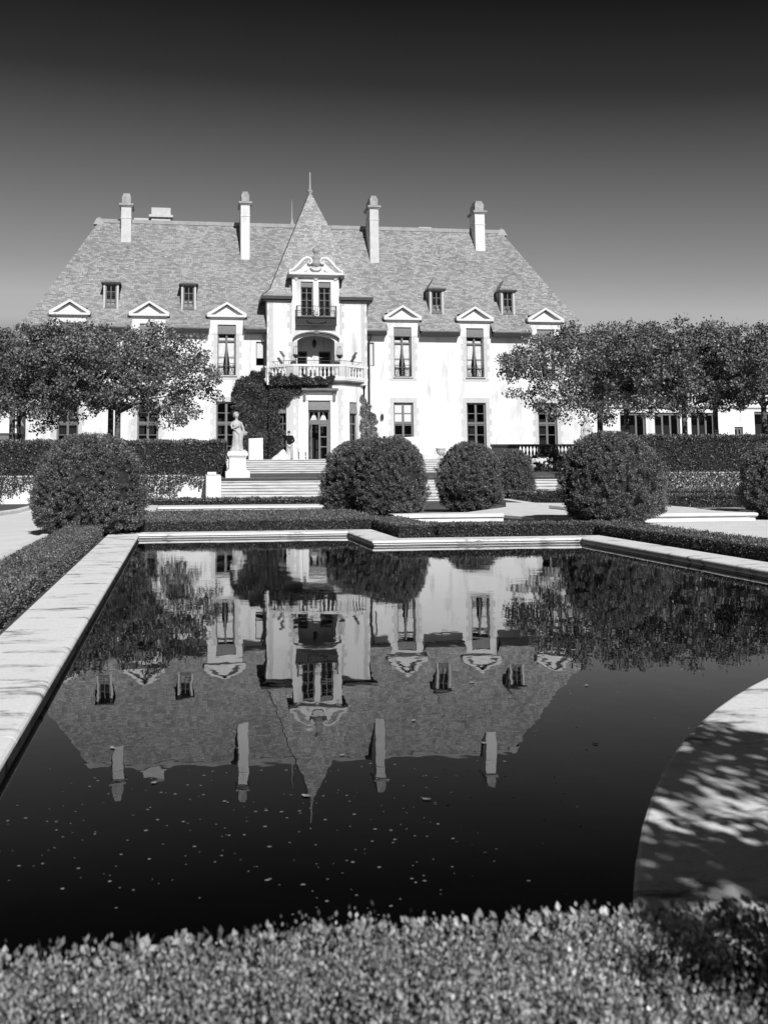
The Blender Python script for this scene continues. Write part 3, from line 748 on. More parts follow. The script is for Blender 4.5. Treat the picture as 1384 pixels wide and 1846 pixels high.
# ---- main roof
PRF = [(71.28,11.38,21.25),(71.74,11.95,20.72),(72.4,12.85,20.12),(73.4,14.3,19.32),(77.6,20.55,16.1)]   # y, z, half width
b = MB()
blk = [(c-1.2, c+1.2) for c in COLS] + [(CXM-3.62, CXM+3.62)]
sl = 0
for i in range(len(PRF)-1):
    (y0,z0,h0),(y1,z1,h1) = PRF[i], PRF[i+1]; d = math.hypot(y1-y0, z1-z0)
    xs0 = [CXM-h0]; xs1 = [CXM-h1]
    for a, c in sorted(blk): xs0 += [a, c]; xs1 += [a, c]
    xs0.append(CXM+h0); xs1.append(CXM+h1)
    xs0 = [min(max(v, CXM-h0), CXM+h0) for v in xs0]; xs1 = [min(max(v, CXM-h1), CXM+h1) for v in xs1]
    if i >= 2: xs0, xs1 = [CXM-h0, CXM+h0], [CXM-h1, CXM+h1]
    for k in range(len(xs0)-1):
        if k % 2 == 1 and i < 2: continue
        b.face([(xs0[k],y0,z0),(xs0[k+1],y0,z0),(xs1[k+1],y1,z1),(xs1[k],y1,z1)], [(xs0[k],sl),(xs0[k+1],sl),(xs1[k+1],sl+d),(xs1[k],sl+d)])
    for s in (-1, 1):                             # hipped ends and the back
        y0b, y1b = 155.2-y0, 155.2-y1
        p = [(CXM+s*h0,y0,z0),(CXM+s*h0,y0b,z0),(CXM+s*h1,y1b,z1),(CXM+s*h1,y1,z1)]
        u = [(y0,sl),(y0b,sl),(y1b,sl+d),(y1,sl+d)]
        if s < 0: p.reverse(); u.reverse()
        b.face(p, u)
    b.face([(CXM+h0,155.2-y0,z0),(CXM-h0,155.2-y0,z0),(CXM-h1,155.2-y1,z1),(CXM+h1,155.2-y1,z1)], [(-h0,sl),(h0,sl),(h1,sl+d),(-h1,sl+d)])
    sl += d
roof = b.build('roof', M['slate'], man)
b = MB()
for k in range(16):
    a = CXM-16.0+k*2.0; b.box(a+.006, a+1.994, 77.42, 77.78, 20.36, 20.66)
for s in (-1, 1):
    x = CXM+s*16.15
    b.grid([[(x-.42,77.35,20.2),(x+.42,77.35,20.2),(x+.42,77.85,20.2),(x-.42,77.85,20.2)],[(x-.20,77.45,20.68),(x+.20,77.45,20.68),(x+.20,77.75,20.68),(x-.20,77.75,20.68)],[(x-.04,77.58,20.82),(x+.04,77.58,20.82),(x+.04,77.62,20.82),(x-.04,77.62,20.82)]], False, True)
b.build('ridge_cap', M['lead'], roof)
def chimney(x, y, w, d, z0, zt, pot):
    b = MB(); b.box(x-w/2, x+w/2, y, y+d, z0, zt-.95); b.box(x-w/2-.03, x+w/2+.03, y-.03, y+d+.03, zt-1.95, zt-1.87)
    o = b.build('chimney', M['weathered_wall' if pot else 'wall'], roof, (x, y, z0))
    c = MB(); c.box(x-w/2-.16, x+w/2+.16, y-.16, y+d+.16, zt-.95, zt-.80); c.box(x-w/2-.09, x+w/2+.09, y-.09, y+d+.09, zt-1.03, zt-.952)
    c.box(x-w/2+.04, x+w/2-.04, y+.04, y+d-.04, zt-.80, zt-.2); c.box(x-w/2+.1, x+w/2-.1, y+.1, y+d-.1, zt-.2, zt-.08)
    c.box(x-w/2+.14, x+w/2-.14, y+.2, y+d-.2, zt-.08, zt+.06)
    for f in c.v: pass
    k = c.build('chimney_cap', M['sooty_stone'], roof, (x, y, z0))
for x, y, w, d, z0, zt in ((-4.22,76.3,.76,1.5,18.0,22.42),(4.84,75.4,.68,1.7,16.6,22.62),(14.93,75.4,.70,1.7,16.6,22.62),(23.75,76.3,.80,1.5,18.0,22.72)):
    chimney(x, y, w, d, z0, zt, x < 0 or x > 10 and x < 20)
b = MB(); b.box(-2.55, -.95, 84, 85.5, 17, 23.4); b.box(-2.75, -.75, 83.8, 85.7, 22.55, 22.75); b.box(-4.0, -2.7, 84.2, 85.4, 17, 22.5)
b.build('rear_chimney', M['quoin'], man)
b = MB(); b.box(19.6, 20.4, 79.5, 80.3, 18, 21.1); b.box(19.45, 20.55, 79.4, 80.4, 21.1, 21.22); b.build('roof_vent', M['quoin'], man)
b = MB(); b.lathe((9.3, 83, 21.3), [(.7,-2),(.45,.2),(.22,.7),(.12,1.0),(.15,1.1),(.05,1.25),(.04,2.4),(.01,2.9)], 10); b.build('rear_finial', M['lead'], man)
# ---- gutters between the dormers, downpipes
b = MB(); segs = []
ed = [CXM-21.2] + [v for c in COLS[:3] for v in (c-1.32, c+1.32)] + [CXM-3.62, CXM+3.62] + [v for c in COLS[3:] for v in (c-1.32, c+1.32)] + [CXM+21.2]
for a, c in zip(ed[::2], ed[1::2]):
    b = MB(); rows = [[(x, 71.24+dy, z) for dy, z in ((.03,11.34),(-.08,11.38),(-.10,11.30),(-.04,11.10),(.12,11.02),(.5,11.02),(.64,11.12),(.3,11.36))] for x in (a, c)]
    b.grid(rows, False, True); b.face(rows[0]); b.face(list(reversed(rows[1])))
    if c-a > 3: b.tube([((a+c)/2, 71.3, 11.05), ((a+c)/2, 71.35, 10.75)], .045); b.box((a+c)/2-.05, (a+c)/2+.05, 71.10, 71.13, 11.1, 11.4)
    b.build('gutter', M['dark'], man, (a, 71.24, 11.2))
for s, x in ((-1, CXM-3.76), (1, CXM+3.90)):
    b = MB(); b.tube([(x+s*.12, 71.3, 11.05), (x+s*.1, 71.5, 10.8), (x, 71.72, 10.5), (x, 71.78, 7.0), (x, 71.78, 1.9)], .07, 8); b.build('downpipe', M['dark'], man, (x, 71.7, 1.9))
# ---- pedimented dormers over the upper windows
def ped_dormer(c):
    o = Vector((c, YF, 11.1)); b = MB(); Y = YF
    for s in (-1, 1): b.face([(c+s*1.2,Y,11.1),(c+s*1.2,73.2,11.1),(c+s*1.2,73.2,12.3),(c+s*1.2,Y,12.3)])
    for s in (-1, 1):                             # flared shoulders beside the eaves
        b.yprism([(c+s*1.2, 11.14), (c+s*1.34, 11.14), (c+s*1.28, 11.45), (c+s*1.2, 11.75)] if s > 0 else [(c+s*1.34, 11.14), (c+s*1.2, 11.14), (c+s*1.2, 11.75), (c+s*1.28, 11.45)], Y-.0, Y+.3)
    b.face([(c+1.2,73.2,11.1),(c-1.2,73.2,11.1),(c-1.2,73.2,12.3),(c+1.2,73.2,12.3)]); b.face([(c-1.2,Y+.4,12.3),(c+1.2,Y+.4,12.3),(c+1.2,73.2,12.3),(c-1.2,73.2,12.3)])
    d = b.build('dormer', M['wall'], man, o)
    p = MB(); p.box(c-1.42, c+1.42, Y-.28, 73.0, 12.24, 12.40); p.box(c-1.3, c+1.3, Y-.12, 73.0, 12.14, 12.238)
    p.yprism([(c-1.25,12.402),(c+1.25,12.402),(c,13.1)], Y+.02, Y+.2)
    p.build('pediment', M['trim'], d)
    r = MB()
    for s in (-1, 1):
        q = [(c+s*1.44,12.405),(c+s*1.44,12.52),(c,13.36),(c,13.18),(c+s*1.18,12.405)]
        if s > 0: q = q[::-1]
        r.yprism(q[::-1] if s > 0 else q[::-1], Y-.28, Y-.03)
    r.build('pediment_moulding', M['trim'], d)
    r = MB()
    for s in (-1, 1):
        r.face([(c+s*1.46,Y-.30,12.50),(c,Y-.30,13.37),(c,73.3,13.37),(c+s*1.46,73.3,12.50)] if s < 0 else [(c,Y-.30,13.37),(c+s*1.46,Y-.30,12.50),(c+s*1.46,73.3,12.50),(c,73.3,13.37)], [(0,0),(1.6,0),(1.6,1.7),(0,1.7)])
        r.box(c+s*1.46-.03, c+s*1.46+.03, Y-.31, 73.0, 12.30, 12.51)
    r.build('dormer_roof', M['lead'], d)
    return d
for i, c in enumerate(COLS):
    if i == 0: pdm = ped_dormer(c)
    else: k = copy_tree(pdm, man); k.location.x = pdm.location.x+(c-COLS[0])
# ---- small hipped dormers up the roof
def small_dormer(c):
    Y = 72.40; o = Vector((c, Y, 12.9)); b = MB()
    wall_grid(b, [(c-.54, c+.54, 12.6, 14.72)], [(c-.40, c+.40, 12.95, 14.62)], Y, .2)
    for s in (-1, 1): b.face([(c+s*.54,Y,12.6),(c+s*.54,Y+1.5,12.6),(c+s*.54,Y+1.5,14.72),(c+s*.54,Y,14.72)])
    d = b.build('roof_dormer', M['quoin'], man, o)
    f = MB(); frame_bars(f, c, Y+.06, .395, 12.95, 14.62, [(0,.06)], {13.5:.045, 14.07:.045}, .09, .07); f.box(c-.42, c+.42, Y-.04, Y+.06, 12.86, 12.95); f.build('window_frame', M['frame'], d)
    p = MB(); p.face([(c-.35,Y+.1,13.08),(c+.35,Y+.1,13.08),(c+.35,Y+.1,14.54),(c-.35,Y+.1,14.54)]); p.build('pane', M['glass'], d)
    p = MB(); p.face([(c-.6,Y+.5,12.95),(c+.6,Y+.5,12.95),(c+.6,Y+.5,14.7),(c-.6,Y+.5,14.7)]); p.build('room_dark', M['room_dark'], d)
    p = MB()
    e, z0, z1 = .68, 14.72, 15.68
    p.face([(c-e,Y-.16,z0),(c+e,Y-.16,z0),(c,Y+.75,z1)], [(c-e,0),(c+e,0),(c,1.2)])
    for s in (-1, 1):
        q = [(c+s*e,Y-.16,z0),(c+s*e,Y+1.2,z0),(c,Y+1.7,z1),(c,Y+.75,z1)]; u = [(0,0),(1.3,0),(1.9,1.2),(.9,1.2)]
        if s < 0: q.reverse(); u.reverse()
        p.face(q, u)
    p.build('dormer_roof', M['slate'], d)
    p = MB(); p.box(c-e-.02, c+e+.02, Y-.2, Y-.165, z0-.07, z0+.03)
    for s in (-1, 1): p.box(c+s*e-.02, c+s*e+.02, Y-.164, Y+1.1, z0-.07, z0+.02)
    p.face([(c-e,Y-.16,z0-.01),(c-e,Y+1.1,z0-.01),(c+e,Y+1.1,z0-.01),(c+e,Y-.16,z0-.01)])
    p.build('eaves', M['dark'], d)
    return d
for i, c in enumerate((-5.0, .55, 19.05, 24.6)):
    if i == 0: sdm = small_dormer(c)
    else: k = copy_tree(sdm, man); k.location.x = sdm.location.x+(c+5.0)
# ---- tower
TY, TX = 71.1, CXM; TL, TR = TX-3.65, TX+3.65; tc = 9.7
LO = (tc-1.36, tc+1.36, 7.5, 11.06)
TW = [(tc-1.1, tc-.2, 12.31, 14.85), (tc+.2, tc+1.1, 12.31, 14.85)]
b = MB(); wall_grid(b, [(TL, TR, 7.3, 13.6), (tc-1.72, tc+1.72, 13.6, 15.25)], [LO]+TW, TY, .3)
for x in (TL, TR): b.face([(x,TY,7.3),(x,TY+7.3,7.3),(x,TY+7.3,13.6),(x,TY,13.6)])
for s in (-1, 1): b.face([(tc+s*1.72,TY,13.6),(tc+s*1.72,72.6,13.6),(tc+s*1.72,72.6,15.4),(tc+s*1.72,TY,15.4)])
def arcz(x): return 10.50+.53*math.sqrt(max(0, 1-((x-tc)/1.36)**2*.93))-.13
xs = [tc-1.36+2.72*k/16 for k in range(17)]
for a, c in zip(xs[:-1], xs[1:]): b.yprism([(a,arcz(a)),(c,arcz(c)),(c,11.06),(a,11.06)], TY+.002, TY+.3)
tower = b.build('tower_wall', M['wall'], man)
QB = []
def run(*a):
    b = MB(); quoins(b, *a); b.build('tower_quoin', M['quoin'], tower)
run(TL+.44, 7.7, 13.4, TY, -1, (.30,.44)); run(TR-.44, 7.7, 13.4, TY, 1, (.30,.44))
run(tc-1.4, 8.0, 10.4, TY, -1, (.42,.60)); run(tc+1.4, 8.0, 10.4, TY, 1, (.42,.60))
run(tc-1.75, 11.0, 13.4, TY, -1, (.16,.34)); run(tc+1.75, 11.0, 13.4, TY, 1, (.16,.34))
b = MB()
for k in range(9):
    a = tc-1.5+k*.335; b.box(a, a+.325, TY-.014, TY-.002, 11.22+.18-.012*(k-4)**2, 11.62)
b.build('arch_stones', M['quoin'], tower)
b = MB(); b.box(TL+.2, TR-.2, TY+.9, TY+.92, 11.4, 14.3); b.box(tc-1.6, tc+1.6, TY+.5, TY+.52, 14.3, 15.1); b.build('room_dark_sheet', M['room_dark'], tower)
# loggia behind the arch
b = MB(); x0, x1, yb = LO[0]-.02, LO[1]+.02, TY+1.75
dh = [(x0+.08, x0+.96, 7.5, 9.95), (x1-.96, x1-.08, 7.5, 9.95)]
wall_grid(b, [(x0, x1, 7.4, 11.2)], dh, yb, .15)
for x in (x0, x1): b.face([(x,TY+.3,7.4),(x,yb,7.4),(x,yb,11.2),(x,TY+.3,11.2)])
log = b.build('loggia', M['wall'], man, (tc, TY+.3, 7.5))
b = MB(); b.face([(x0,TY+.3,11.1),(x1,TY+.3,11.1),(x1,yb,11.1),(x0,yb,11.1)]); b.face([(x0,TY-1.2,7.66),(x1,TY-1.2,7.66),(x1,yb,7.66),(x0,yb,7.66)]); b.build('floor_and_ceiling', M['frame'], log)  # dark grey instead of wall white, to deepen the shade inside the loggia
b = MB(); b.face([(x0,yb+.6,7.4),(x1,yb+.6,7.4),(x1,yb+.6,10.1),(x0,yb+.6,10.1)]); b.build('room_dark', M['room_dark'], log)
for a, c, z0, z1 in dh:
    b = MB(); frame_bars(b, (a+c)/2, yb+.03, (c-a)/2, z0, z1, [], {8.72:.09, 9.5:.06}, .08, .06)
    w = b.build('loggia_door', M['frame'], log); p = b = MB(); p.face([(a+.06,yb+.07,z0+.05),(c-.06,yb+.07,z0+.05),(c-.06,yb+.07,z1-.05),(a+.06,yb+.07,z1-.05)]); p.build('loggia_pane', M['glass'], log)
b = MB(); b.tube([(tc,TY+.9,11.1),(tc,TY+.9,10.75)], .012)
b.lathe((tc,TY+.9,10.2), [(.02,-.12),(.1,-.02),(.14,.1),(.17,.36),(.1,.44),(.03,.56)], 6); b.build('lantern', M['iron'], log)
b = MB(); b.lathe((tc+.0,yb-.18,8.35), [(.05,-.22),(.14,-.15),(.25,.02),(.29,.2),(.26,.21),(.2,.12)], 14); b.build('wall_planter', M['lead'], log)
b = MB()                                          # dark hood following the arch
def hood(x): return 10.46+.62*math.sqrt(max(0, 1-((x-tc)/1.72)**2))
hx = [tc-1.68+3.36*k/22 for k in range(23)]
for (y0, y1, z0, z1) in ((TY-.26, TY-.015, .0, .10), (TY-.16, TY-.012, -.10, -.004)):
    for a, c in zip(hx[:-1], hx[1:]): b.yprism([(a,hood(a)+z0),(c,hood(c)+z0),(c,hood(c)+z1),(a,hood(a)+z1)], y0, y1)
b.box(tc-.16, tc+.16, TY-.32, TY-.27, 11.0, 11.26)
b.build('arch_hood', M['darklead'], man, (tc, TY, 11))
# tower windows
for a, c, z0, z1 in TW:
    m_ = (a+c)/2; b = MB(); frame_bars(b, m_, TY+.16, (c-a)/2, z0, z1, [(0,.07)], {12.95:.045, 13.5:.045, 14.05:.045}, .09)
    w = b.build('window', M['frame'], man, (m_, TY+.16, z0))
    p = MB(); p.face([(a+.05,TY+.2,z0+.05),(c-.05,TY+.2,z0+.05),(c-.05,TY+.2,z1-.05),(a+.05,TY+.2,z1-.05)]); p.build('pane', M['glass'], w)
    awning(m_, TY+.1, (c-a)/2-.02, 14.42, 14.83, .1, 6).build('awning', M['awning'], w)
# tower roof
b = MB(); cy = 74.9; lev = [(4.08,13.72),(3.72,14.0),(3.4,14.38),(1.93,18.0),(.14,22.35)]; sl = 0
for (h0,z0),(h1,z1) in zip(lev[:-1], lev[1:]):
    d = math.hypot(h0-h1, z1-z0)
    for k in range(4):
        def P(h, z, t): v = rot2((t*h, -h), k*pi/2); return (TX+v[0], cy+v[1], z)
        if k == 0 and z1 < 14.4:
            for ta, tb in ((-1, (tc-1.72-TX)), ((tc+1.72-TX), 1)):
                q = lambda h, t: (t if abs(t) == 1 else t/h)
                b.face([P(h0,z0,q(h0,ta)),P(h0,z0,q(h0,tb)),P(h1,z1,q(h1,tb)),P(h1,z1,q(h1,ta))], [(ta*h0+3,sl),(tb*h0+3,sl),(tb*h1+3,sl+d),(ta*h1+3,sl+d)])
        else:
            b.face([P(h0,z0,-1),P(h0,z0,1),P(h1,z1,1),P(h1,z1,-1)], [(-h0+k*9,sl),(h0+k*9,sl),(h1+k*9,sl+d),(-h1+k*9,sl+d)])
    sl += d
troof = b.build('tower_roof', M['tower_slate'], man)
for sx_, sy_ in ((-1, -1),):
    b = MB(); b.tube([(TX+sx_*h, cy+sy_*h, z+.01) for h, z in lev], .035, 6); b.build('hip_shade_line', M['dark'], troof)  # dark tube drawn along the left hip for its shaded edge
b = MB(); b.lathe((TX, cy, 22.2), [(.34,-.55),(.2,0),(.13,.25),(.24,.42),(.24,.52),(.09,.6),(.075,.9),(.06,1.9),(.015,2.0)], 8); b.build('finial', M['lead'], troof)
for a, c in ((TL-.43, tc-1.74), (tc+1.74, TR+.43)):
    b = MB(); b.box(a, c, 70.78, 71.09, 13.5, 13.73); b.box(a+.12, c-.02 if c < TX else c-.12, 70.9, 71.09, 13.38, 13.5); b.build('tower_eaves', M['dark'], man, (a, 70.8, 13.5))
for x in (TL-.43, TR+.13):
    b = MB(); b.box(x, x+.3, 71.092, 78, 13.42, 13.72); b.build('tower_eaves', M['dark'], man, (x, 71.1, 13.5))
# scrolled pediment of the tower dormer
b = MB(); Y = TY
b.box(tc-2.0, tc+2.0, Y-.42, 72.4, 15.30, 15.48); b.box(tc-1.85, tc+1.85, Y-.22, 72.4, 15.20, 15.298)
b.yprism([(tc-1.6,15.482),(tc+1.6,15.482),(tc+1.1,15.8),(tc+.6,16.3),(tc-.6,16.3),(tc-1.1,15.8)], Y-.05, 71.6)
for k in (-1.45, 0, 1.45):
    b.box(tc+k-.15, tc+k+.15, Y-.14, Y-.003, 15.08, 15.198); b.box(tc+k-.1, tc+k+.1, Y-.09, Y-.003, 14.98, 15.08)
ped = b.build('scroll_pediment', M['trim'], man, (tc, Y, 15.3))
b = MB()
for s in (-1, 1):
    pts = [(1.98,15.55),(1.7,15.66),(1.4,15.92),(1.15,16.22),(.92,16.46),(.68,16.58),(.45,16.54),(.33,16.40),(.32,16.24),(.43,16.14),(.56,16.18),(.58,16.30),(.48,16.34)]
    b.tube([(tc+s*x, Y-.22, z) for x, z in pts], [.11,.12,.13,.13,.13,.12,.11,.10,.09,.08,.07,.06,.05], 8)
    b.tube([(tc+s*x, Y-.1, z) for x, z in ((.62,15.5),(.6,15.75),(.75,15.62),(.95,15.56))], [.03,.05,.04,.02])
b.tube([(tc+.4*sin(a), Y-.2, 16.0-.32*cos(a)) for a in [-1.3+2.6*k/10 for k in range(11)]], .07, 6)
b.ball((tc, Y-.16, 15.9), (.26,.1,.22))
b.build('scroll_carving', M['trim'], ped)
b = MB(); b.lathe((tc, Y-.1, 16.1), [(.2,-.2),(.34,.0),(.34,.12),(.3,.16),(.32,.42),(.36,.5),(.22,.56),(.1,.72),(.12,.8),(.22,.92),(.25,1.05),(.2,1.2),(.06,1.28)], 14); b.build('urn_finial', M['lead'], ped)
b = MB(); b.box(tc-2.0, tc+2.0, Y+.0, 72.6, 15.484, 15.52); b.build('pediment_roof', M['lead'], ped)
b = MB(); b.box(tc-2.06, tc-1.75, Y-.40, 72.2, 15.06, 15.298); b.box(tc+1.75, tc+2.06, Y-.40, 72.2, 15.06, 15.298); b.build('pediment_bracket', M['dark'], ped)
# small iron balcony under the tower windows
b = MB(); b.box(tc-1.45, tc+1.45, 70.67, TY-.002, 12.16, 12.24)
for k in range(17): x = tc-1.42+2.84*k/16; b.box(x-.018, x+.018, 70.68, 70.72, 11.66, 12.16)
b.box(tc-1.46, tc+1.46, 70.65, 70.75, 11.58, 11.66); b.box(tc-1.46, tc+1.46, 70.78, 70.81, 11.60, 12.15)
for s in (-1, 1): b.box(tc+s*1.44-.02, tc+s*1.44+.02, 70.76, TY-.003, 11.6, 12.16)
b.tube([(tc+.75*sin(a), 70.64, 12.05-.28*cos(a)) for a in [-1.4+2.8*k/10 for k in range(11)]], .03)
bal = b.build('iron_balcony', M['iron'], man, (tc, 70.8, 12.2))
b = MB(); b.tube([(tc-1.42,TY,13.0),(tc-1.42,70.71,13.0),(tc+1.42,70.71,13.0),(tc+1.42,TY,13.0)], .022)
for s in (-1, 1): b.box(tc+s*1.42-.04, tc+s*1.42+.04, 70.67, 70.75, 12.24, 13.02)
for k in range(1, 19): x = tc-1.42+2.84*k/19; b.tube([(x,70.71,12.24),(x,70.71,13.0)], .009, 4)
b.tube([(tc-1.4,70.71,12.5),(tc+1.4,70.71,12.5)], .012, 4)
for s in (-1, 1): b.tube([(tc+s*(.2+.5*k/8), 70.69, 12.3+.5*abs(sin(k*.4))) for k in range(9)], .012, 4)
b.build('guard_rail', M['iron'], bal)
b = MB()
for r, z in ((.2,12.78),(.16,12.62),(.2,12.45)): b.tube([(tc+.02+r*cos(a)*.8, 70.64, z+r*sin(a)) for a in [2*pi*k/12 for k in range(13)]], .035, 5)
b.build('crest', M['trim'], bal)
# ---- ground-floor bay with the balcony on top
BP = [(CXM-3.45,YF+.1),(CXM-3.45,71.5),(tc-1.75,70.05),(tc+1.78,70.05),(CXM+3.4,71.5),(CXM+3.4,YF+.1)]
b = MB(); DR = (tc-.72, tc+.84, 1.86, 6.1)
wall_grid(b, [(BP[2][0], BP[3][0], 1.86, 7.4)], [DR], 70.05, .3)
def slant(A, B):
    A, B = Vector(A), Vector(B); d = (B-A).normalized(); nn = Vector((-d.y, d.x))
    return (B-A).length, lambda u, q, z: (A.x+d.x*u+nn.x*q, A.y+d.y*u+nn.y*q, z)
slw = []
for A, B in ((BP[1], BP[2]), (BP[3], BP[4])):
    L, pl = slant(A, B); h = (L/2-.42, L/2+.42, 1.95, 6.05); slw.append((L, pl))
    wall_grid(b, [(0, L, 1.86, 7.4)], [h], 0, .3, pl)
for A, B in ((BP[0], BP[1]), (BP[4], BP[5])): b.face([(*A,1.86),(*B,1.86),(*B,7.4),(*A,7.4)])
bay = b.build('bay', M['wall'], man, (tc, 70.05, 1.88))
b = MB(); b.box(BP[2][0]+.05, BP[3][0]-.05, 71.5, 71.52, 1.9, 7.2)
b.face([(BP[1][0]+.1,71.75,1.9),(BP[4][0]-.1,71.75,1.9),(BP[4][0]-.1,71.75,7.2),(BP[1][0]+.1,71.75,7.2)]); b.build('room_dark', M['room_dark'], bay)
b = MB()
quoins(b, BP[2][0]+.36, 1.9, 7.0, 70.05, -1, (.22,.35)); b.build('bay_quoin', M['quoin'], bay); b = MB(); quoins(b, BP[3][0]-.36, 1.9, 7.0, 70.05, 1, (.22,.35)); b.build('bay_quoin', M['quoin'], bay)
for L, pl in slw:
    b = MB(); c = L/2
    def pb(x0, x1, q0, q1, z0, z1):
        v = [pl(x,q,z) for z in (z0,z1) for x, q in ((x0,q0),(x1,q0),(x1,q1),(x0,q1))]
        for f in ((0,3,2,1),(4,5,6,7),(0,1,5,4),(1,2,6,5),(2,3,7,6),(3,0,4,7)): b.face([v[k] for k in f])
    for u in (c-.42, c+.33): pb(u, u+.09, .14, .22, 1.95, 6.05)
    for z in (1.95, 4.45, 5.95): pb(c-.33, c+.33, .14, .22, z, z+.1)
    pb(c-.03, c+.03, .15, .21, 2.05, 5.95)
    for z in (2.9, 3.7): pb(c-.33, c-.035, .16, .2, z, z+.04); pb(c+.035, c+.33, .16, .2, z, z+.04)
    w = b.build('bay_window', M['frame'], bay)
    b = MB(); b.face([pl(c-.36,.18,2.0),pl(c+.36,.18,2.0),pl(c+.36,.18,6.0),pl(c-.36,.18,6.0)]); b.build('bay_pane', M['glass'], bay)
    b = MB(); rows = []
    for j in range(5): rows.append([pl(c-.4+.8*i/36, .1-.12*j/4-.02*cos(i*pi/3)*(j/4+.2), 6.02-.8*j/4+(.05*(1-abs(sin(i*pi/6))) if j == 4 else 0)) for i in range(37)])
    b.grid(rows, True); b.build('bay_awning', M['awning'], bay)
b = MB(); quoin_w = 0                               # door surround, hood on brackets
for x in (DR[0]-.42, DR[1]+.03): b.box(x, x+.39, 69.97, 70.046, 1.88, 6.1)
b.box(DR[0]-.42, DR[1]+.42, 69.96, 70.046, 6.12, 6.68); b.build('door_surround', M['trim'], bay)
b = MB(); b.box(DR[0]-.52, DR[1]+.52, 69.55, 70.04, 6.80, 6.96); b.box(DR[0]-.46, DR[1]+.46, 69.68, 70.04, 6.69, 6.798)
for x in (DR[0]-.36, DR[1]+.2): b.yprism([(x,6.1),(x+.16,6.1),(x+.16,6.69),(x,6.69)], 69.80, 69.958)
b.build('door_hood', M['darklead'], bay)
b = MB(); c = (DR[0]+DR[1])/2; hw = (DR[1]-DR[0])/2
for u in (c-hw, c+hw-.11): b.box(u, u+.11, 70.2, 70.3, 1.88, 6.1)
b.box(c-hw+.11, c+hw-.11, 70.2, 70.3, 5.98, 6.1); b.box(c-hw+.11, c+hw-.11, 70.18, 70.3, 4.42, 4.62); b.box(c-.07, c+.07, 70.2, 70.29, 4.62, 5.98)
for s in (-1, 1): b.box(c+s*.36-.3, c+s*.36+.3, 70.21, 70.28, 4.62, 4.74); b.box(c+s*.36-.3, c+s*.36+.3, 70.21, 70.28, 5.3, 5.36)
door = b.build('garden_door', M['frame'], man, (c, 70.2, 1.88))
awning(c, 70.12, hw-.03, 5.42, 6.08, .2, 9).build('awning', M['awning'], door)
b = MB(); frame_bars(b, c+.33, 70.21, .35, 1.9, 4.42, [], {2.85:.07, 3.55:.07}, .12, .06); b.build('door_leaf', M['frame'], door)
b = MB()
for y0 in (0,): 
    x = c-hw+.13; b.box(x, x+.05, 69.50, 70.19, 1.92, 2.1); b.box(x, x+.05, 69.50, 70.19, 4.3, 4.42); b.box(x, x+.05, 69.50, 69.62, 2.1, 4.3); b.box(x, x+.05, 70.08, 70.19, 2.1, 4.3)
    for z in (2.8, 3.5): b.box(x+.005, x+.045, 69.62, 70.08, z, z+.06)
b.build('door_leaf', M['frame'], door)
b = MB(); b.face([(c+.1,70.24,2),(c+.56,70.24,2),(c+.56,70.24,4.3),(c+.1,70.24,4.3)]); b.face([(c-.6,70.24,4.7),(c+.6,70.24,4.7),(c+.6,70.24,5.95),(c-.6,70.24,5.95)]); b.build('pane', M['glass'], door)
b = MB()
for s in (-1, 1): b.face([(c+s*.34-.24,70.5,4.75),(c+s*.34+.26,70.5,4.75),(c+s*.34+.02,70.5,5.32)])
b.build('curtain', M['curtain'], door)
def outset(d):
    return [(CXM-3.45-d,YF),(CXM-3.45-d,71.5-d*.5),(tc-1.75-d*.45,70.05-d),(tc+1.78+d*.45,70.05-d),(CXM+3.4+d,71.5-d*.5),(CXM+3.4+d,YF)]
b = MB(); b.prism(outset(.32), 7.55, 7.64)
balc = b.build('balcony', M['trim'], man, (tc, 70, 7.5))
b = MB(); b.prism(outset(.10), 7.26, 7.36); b.prism(outset(.2), 7.36, 7.45); b.prism(outset(.30), 7.45, 7.549); b.build('cornice', M['darklead'], balc)
b = MB(); Q = outset(.22)
b2 = MB()
for A, B in zip(Q[:-1], Q[1:]):
    A, B = Vector(A), Vector(B); L = (B-A).length; d = (B-A)/L; m_ = (A+B)/2
    b.obox(m_, d, L, .26, 7.645, 7.80); b2.obox(m_, d, L+.04, .28, 8.52, 8.68)
b.build('balustrade_base', M['trim'], balc); b2.build('balustrade_rail', M['trim'], balc)
b = MB()
for (A, B) in ((Q[1],Q[2]),(Q[2],Q[3]),(Q[3],Q[4])):
    A, B = Vector(A), Vector(B); L = (B-A).length; d = (B-A)/L
    for t, w in ((.22,.44),(L-.22,.44)): b = MB(); b.obox(A+d*t, d, w, .22, 7.80, 8.52); b.build('balustrade_pier', M['quoin'], balc)
bprof = [(.085,0),(.085,.06),(.05,.09),(.075,.18),(.095,.28),(.075,.40),(.045,.52),(.06,.60),(.085,.64),(.085,.72)]
b = MB(); b.lathe((0,0,0), bprof, 8); bp = b.build('baluster', M['trim'], balc, (Q[2][0]+.6, Q[2][1], 7.80))
bp.data.transform(Matrix.Translation(Vector((Q[2][0]+.6, Q[2][1], 7.80))))
cnt = 0
for (A, B, n) in ((Q[1],Q[2],5),(Q[2],Q[3],10),(Q[3],Q[4],5)):
    A, B = Vector(A), Vector(B); L = (B-A).length; d = (B-A)/L
    for k in range(n):
        p = A+d*(.56+(L-1.12)*k/(n-1))
        o = bp if cnt == 0 else bp.copy()
        if cnt: COL.objects.link(o); o.parent = balc
        o.location = Vector((p.x, p.y, 7.80))-W[balc.name]; cnt += 1
b = MB(); Q2 = outset(.16); top = 8.96
pts = [(x, y, top) for x, y in Q2]; b.tube(pts, .018, 5)
